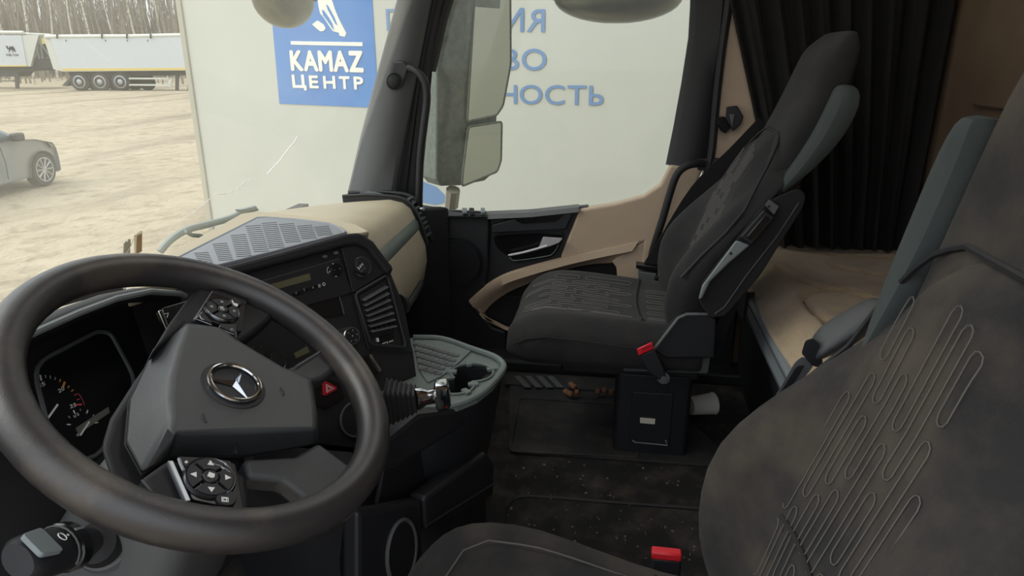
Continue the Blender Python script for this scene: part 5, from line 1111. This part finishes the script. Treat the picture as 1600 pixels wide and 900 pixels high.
MB().lathe([(.001, .002), (.005, .002), (.006, 0)], at(1120, 257, X=2.439), (-1, 0, 0), 12).build('screw', 'grey_plastic', pl2)
ah = root('grab_handle', at(655, 300, X=2.42), 'long black grab handle on the right windscreen pillar', 'handle')
MB().tube(crv([at(x, y, X=X) for x, y, X in [(628, 105, 2.44), (642, 107, 2.415), (656, 116, 2.40), (665, 132, 2.395), (667, 158, 2.395), (662, 200, 2.395), (657, 245, 2.40), (655, 300, 2.41), (655, 330, 2.43)]], 6), .0135, 10).build('bar', 'black_soft', ah)
MB().loft([[at(x, y, X=X) for x, y in [(606, 126), (614, 95), (632, 95), (640, 104), (630, 135), (616, 142)]] for X in (2.445, 2.41)]).build('mount', 'black_plastic', ah, smooth=30, bevel=.008, seg=3)
MB().lathe([(.002, .012), (.020, .011), (.024, .008), (.0265, .010), (.028, .006), (.028, -.02)], at(616, 127, X=2.405), (-.9, -.4, .1), 30).build('end_knob', 'black_plastic', ah)
# ================================================================ exterior mirrors, wiper, things on the windscreen
mi = root('wing_mirror', at(712, 300, X=2.75), 'tall two-pane wing mirror outside the passenger window', 'mirror')
MXY = at(735, 190, X=2.74); mt_d = V((.86, -.51, 0)); P2 = V((MXY.x, MXY.y, 0)); P3 = P2 + mt_d * .20; P1 = P2 + V((-.04, .105, 0)); mn = V((-.51, -.86, 0))
def mz(px, py): return onpl(px, py, P2, mn).z
z_bot, z_top = at(720, 292, X=2.72).z, at(735, -60, X=2.74).z
back = [P1 + V((.10, .10, 0)), P3 + V((.03, .07, 0))]
def mring(z, k=1.0, e=0): 
    c_ = (P1 + P2 + P3 + back[0]) / 4; return [V((*(c_ + (p - c_) * k).xy, z)) for p in (P1, P2, P3, back[1], back[0])]
tl = .055 # lean of the mirror assembly
def lean(r_): return [p + V((-.0, .035 * (1 - (p.z - z_bot) / (z_top - z_bot)), 0)) for p in r_]
MB().loft([lean(mring(z_bot - .0, .75)), lean(mring(z_bot + .03, .95)), lean(mring(z_bot + .06)), lean(mring(z_top - .03)), lean(mring(z_top, .9))]).build('housing', mat('mirror_shell', (104, 112, 106), .8, rgb2=(126, 132, 124), vscale=40, detail=8), mi, smooth=20, bevel=.006, seg=3)
def mglass(name, quad, rr_):
    P = [onpl(x, y, P2 + mn * .006 + V((0, .018, 0)), mn) for x, y in quad]
    g_ = MB().prism(rounded(P, rr_, 5), mn * .004).build(name, 'mirror_glass', mi, smooth=0)
    MB().tube(rounded([p + mn * .003 for p in P], rr_, 5), .005, 6, loop=True).build('mirror_frame', M['mirror_shell'], g_)
mglass('mirror_pane', [(744, -60), (796, -60), (797, 100), (785, 165), (775, 180), (729, 190)], .015)
mglass('mirror_pane', [(731, 198), (783, 190), (782, 250), (776, 268), (721, 291), (722, 270)], .015)
MB().tube([at(700, 60, X=2.76), at(672, 50, X=2.62)], .018, 8).build('mirror_arm', M['mirror_shell'], mi)
MB().tube([at(705, 322, X=2.78), at(708, 296, X=2.75)], .03, 8).build('mirror_foot', 'trailer_trim', mi)
def bowl(name, label, px, py, r3, X=None, Y=None):
    c_ = at(px, py, X=X, Y=Y); rt_ = root(name, c_, label, 'mirror'); rings = []
    for i in range(9):
        t = PI * i / 16; rings.append([c_ + V((r3[0] * math.cos(a) * math.cos(t), r3[1] * math.sin(a) * math.cos(t), -r3[2] * math.sin(t))) for a in [2 * PI * j / 28 for j in range(28)]])
    rings[-1] = [c_ - V((0, 0, r3[2])) + (p - c_) * .001 * 0 for p in rings[-1]]
    MB().loft(rings[:-1]).build('mirror_pane', 'mirror_dirty', rt_, smooth=80)
    MB().tube([p + V((0, 0, .004)) for p in rings[0]], .012, 8, loop=True).build('rim', 'black_plastic', rt_)
    MB().loft([[c_ + V((r3[0] * k_ * math.cos(a), r3[1] * k_ * math.sin(a), z)) for a in [2 * PI * j / 28 for j in range(28)]] for k_, z in ((1, .005), (.95, .05), (.6, .09), (.2, .10))]).build('shell', 'black_plastic', rt_)
    return rt_
bowl('kerb_mirror', 'round kerb mirror above the passenger window', 965, -4, (.10, .235, .09), X=2.75)
bowl('front_mirror', 'domed front mirror hanging outside the windscreen', 443, -4, (.15, .09, .10), Y=1.16)
wp = root('wiper', ws_at(330, 360) + V((0, .03, 0)), 'grey windscreen wiper resting at the base of the windscreen', 'wiper')
wpt = [ws_at(x, y) + V((0, .03, 0)) for x, y in [(266, 394), (276, 382), (290, 370), (310, 359), (340, 351), (372, 342), (400, 330), (412, 326)]]
MB().tube(crv(wpt, 4), .010, 8).build('arm', 'wiper', wp)
MB().tube([ws_at(x, y) + V((0, .022, 0)) for x, y in [(300, 362), (312, 368), (326, 369)]], .006, 6).build('bracket', 'wiper', wp)
MB().prism([ws_at(x, y) + V((0, .025, 0)) for x, y in [(388, 328), (412, 323), (416, 329), (396, 336)]], (0, .02, 0)).build('blade_joint', 'wiper', wp, smooth=0)
# small cards standing against the windscreen
for nm, lb, pts, mt_n in (('card', 'narrow grey notched tag leaning on the windscreen', [(184, 380), (187, 376), (189, 379), (191, 373), (194, 374), (193, 402), (183, 406)], 'card_grey'), ('card', 'small brown card with white edge leaning on the windscreen', [(203, 366), (212, 362), (212, 392), (202, 398)], 'card_brown')):
    cdr = root(nm, ws_at(*pts[-1]) + V((0, -.02, 0)), lb, 'card')
    MB().prism([ws_at(*q) + V((0, -.015, 0)) for q in pts], (0, -.002, 0)).build('face', mt_n, cdr, smooth=0)
    if mt_n == 'card_brown':
        for e in ([(199, 367), (212, 360), (212, 364), (203, 368)], [(199, 367), (203, 366), (202, 399), (200, 400)]): MB().prism([ws_at(*q) + V((0, -.0165, 0)) for q in e], (0, -.0015, 0)).build('border', 'card_white', cdr, smooth=0)
        MB().tube([ws_at(*q) + V((0, -.018, 0)) for q in [(211, 361), (206, 361), (198, 372), (192, 386), (182, 402), (175, 407)]], .0013, 5).build('string', 'card_white', cdr)

# ================================================================ floor coverings and litter
fm = root('floor_mat', (2.1, .1, 0), 'dark rubber mat in the passenger footwell', 'floor mat')
F = lambda x, y, z=0.0: at(x, y, Z=z)
MB().prism(rounded([F(x, y) for x, y in [(796, 590), (1010, 600), (1160, 735), (795, 708)]], .02), (0, 0, .010)).build('mat', 'rubber', fm, smooth=0, bevel=.003)
MB().tube(rounded([F(x, y, .011) for x, y in [(812, 622), (958, 632), (1000, 715), (797, 705)]], .02), .004, 6, loop=True).build('border', 'rubber', fm)
MB().box(F(880, 598, .012) + V((0, 0, 0)), (.10, .42, .010)).build('step_strip', 'rubber', fm, smooth=0, bevel=.002)
for k_ in range(4):
    x = 803 + k_ * 17; MB().prism([F(x, 588, .017), F(x + 10, 588.5, .017), F(x + 27, 606, .017), F(x + 17, 606, .017)], (0, 0, .003)).build('diagonal_rib', 'grey_plastic', fm, smooth=0)
tm = root('floor_mat', (1.2, 0, 0), 'dirty carpet mat with a rounded border beside the driver seat', 'floor mat')
cm = [F(x, y) for x, y in [(783, 850), (790, 795), (812, 776), (1100, 797)]] + [V((1.56, -.40, 0)), V((.95, -.40, 0)), V((.95, .30, 0))]
MB().prism(rounded(cm, .03), (0, 0, .012)).build('mat', 'carpet', tm, smooth=0, bevel=.004)
MB().tube(crv([F(x, y, .013) for x, y in [(781, 860), (786, 810), (793, 790), (812, 777), (850, 777), (950, 785), (1095, 796)]], 6), .006, 6).build('piping', 'black_soft', tm)
rn = random.Random(5); mb = MB()
for q in range(120):
    x, y = rn.uniform(790, 1090), rn.uniform(720, 880); p = F(x, y, .014); s_ = rn.uniform(.0012, .0038)
    mb.box(p, (s_ * rn.uniform(.6, 2), s_ * rn.uniform(.6, 2), s_), Matrix.Rotation(rn.random() * 3, 3, 'Z'))
tag(mb.build('floor_litter', 'debris', None, smooth=0), 'pale crumbs and grit scattered over the dark floor', 'litter', None, 'stuff')
for i, (x, y, a) in enumerate([(895, 603, .6), (888, 614, .8), (901, 613, 1.6), (934, 612, 1.5), (944, 610, 1.5), (955, 613, 1.5)]):
    p = F(x, y, .030); dv = V((math.cos(a), math.sin(a), .0)) * (.022 if i < 2 else .008)
    lb = ['long brown cork stub lying across another on the footwell mat', 'brown cork stub lying nearest the console on the footwell mat', 'brown cork stub leaning on the crossed pair on the footwell mat', 'first brown cork stub of the short row by the seat base', 'middle brown cork stub of the short row by the seat base', 'last brown cork stub of the row touching the seat base'][i]
    o_ = MB().lathe([(.006, -1 * dv.length), (.0105, -.8 * dv.length), (.0105, .8 * dv.length), (.006, dv.length)], p, dv, 12).build('cork_stub', 'peel'); tag(o_, lb, 'stub', 'cork stubs on the footwell mat')
cp = root('paper_cup', F(1100, 638, .035), 'white paper cup lying on the floor behind the passenger seat base', 'cup')
ca = V((.35, -.9, 0)).normalized(); c_ = F(1100, 632, .04)
MB().lathe([(.030, -.05), (.037, .035), (.034, .034), (.028, -.046)], c_, ca, 28).build('wall', 'white_plastic', cp)
MB().tube([c_ + ca * .035 + (V((0, 0, 1)) * math.cos(a) + ca.cross(V((0, 0, 1))) * math.sin(a)) * .037 for a in [2 * PI * j / 24 for j in range(24)]], .002, 6, loop=True).build('rolled_rim', 'white_plastic', cp)
# red driver buckle top
MB().loft([[V((1.0 + a * .009 + (z - .34) * .3, -.114 + b_ * .0254, z)) for a, b_ in ((-1, -1), (1, -1), (1, 1), (-1, 1))] for z in (.334, .347)]).build('buckle_button', 'red', bpy.data.objects['belt_buckle.001'], smooth=30, bevel=.003)
# ================================================================ added ceiling lamp, out of view, to brighten the interior
lm = root('added_ceiling_lamp', (1.3, -.05, 1.95), 'added flat lamp on the unseen cab ceiling, brightening the interior', 'lamp')
MB().prism(rounded([(1.0, -.2, 1.94), (1.6, -.2, 1.94), (1.6, .12, 1.94), (1.0, .12, 1.94)], .03), (0, 0, .03)).build('housing', 'white_plastic', lm, smooth=0)
ld = bpy.data.lights.new('added_fill_light', 'AREA'); ld.shape = 'RECTANGLE'; ld.size = .55; ld.size_y = .3; ld.energy = 1.6; ld.color = (1, .96, .9)
lo_ = bpy.data.objects.new('added_fill_light', ld); COL.objects.link(lo_); lo_.location = (1.3, -.05, 1.93); child(lo_, lm)
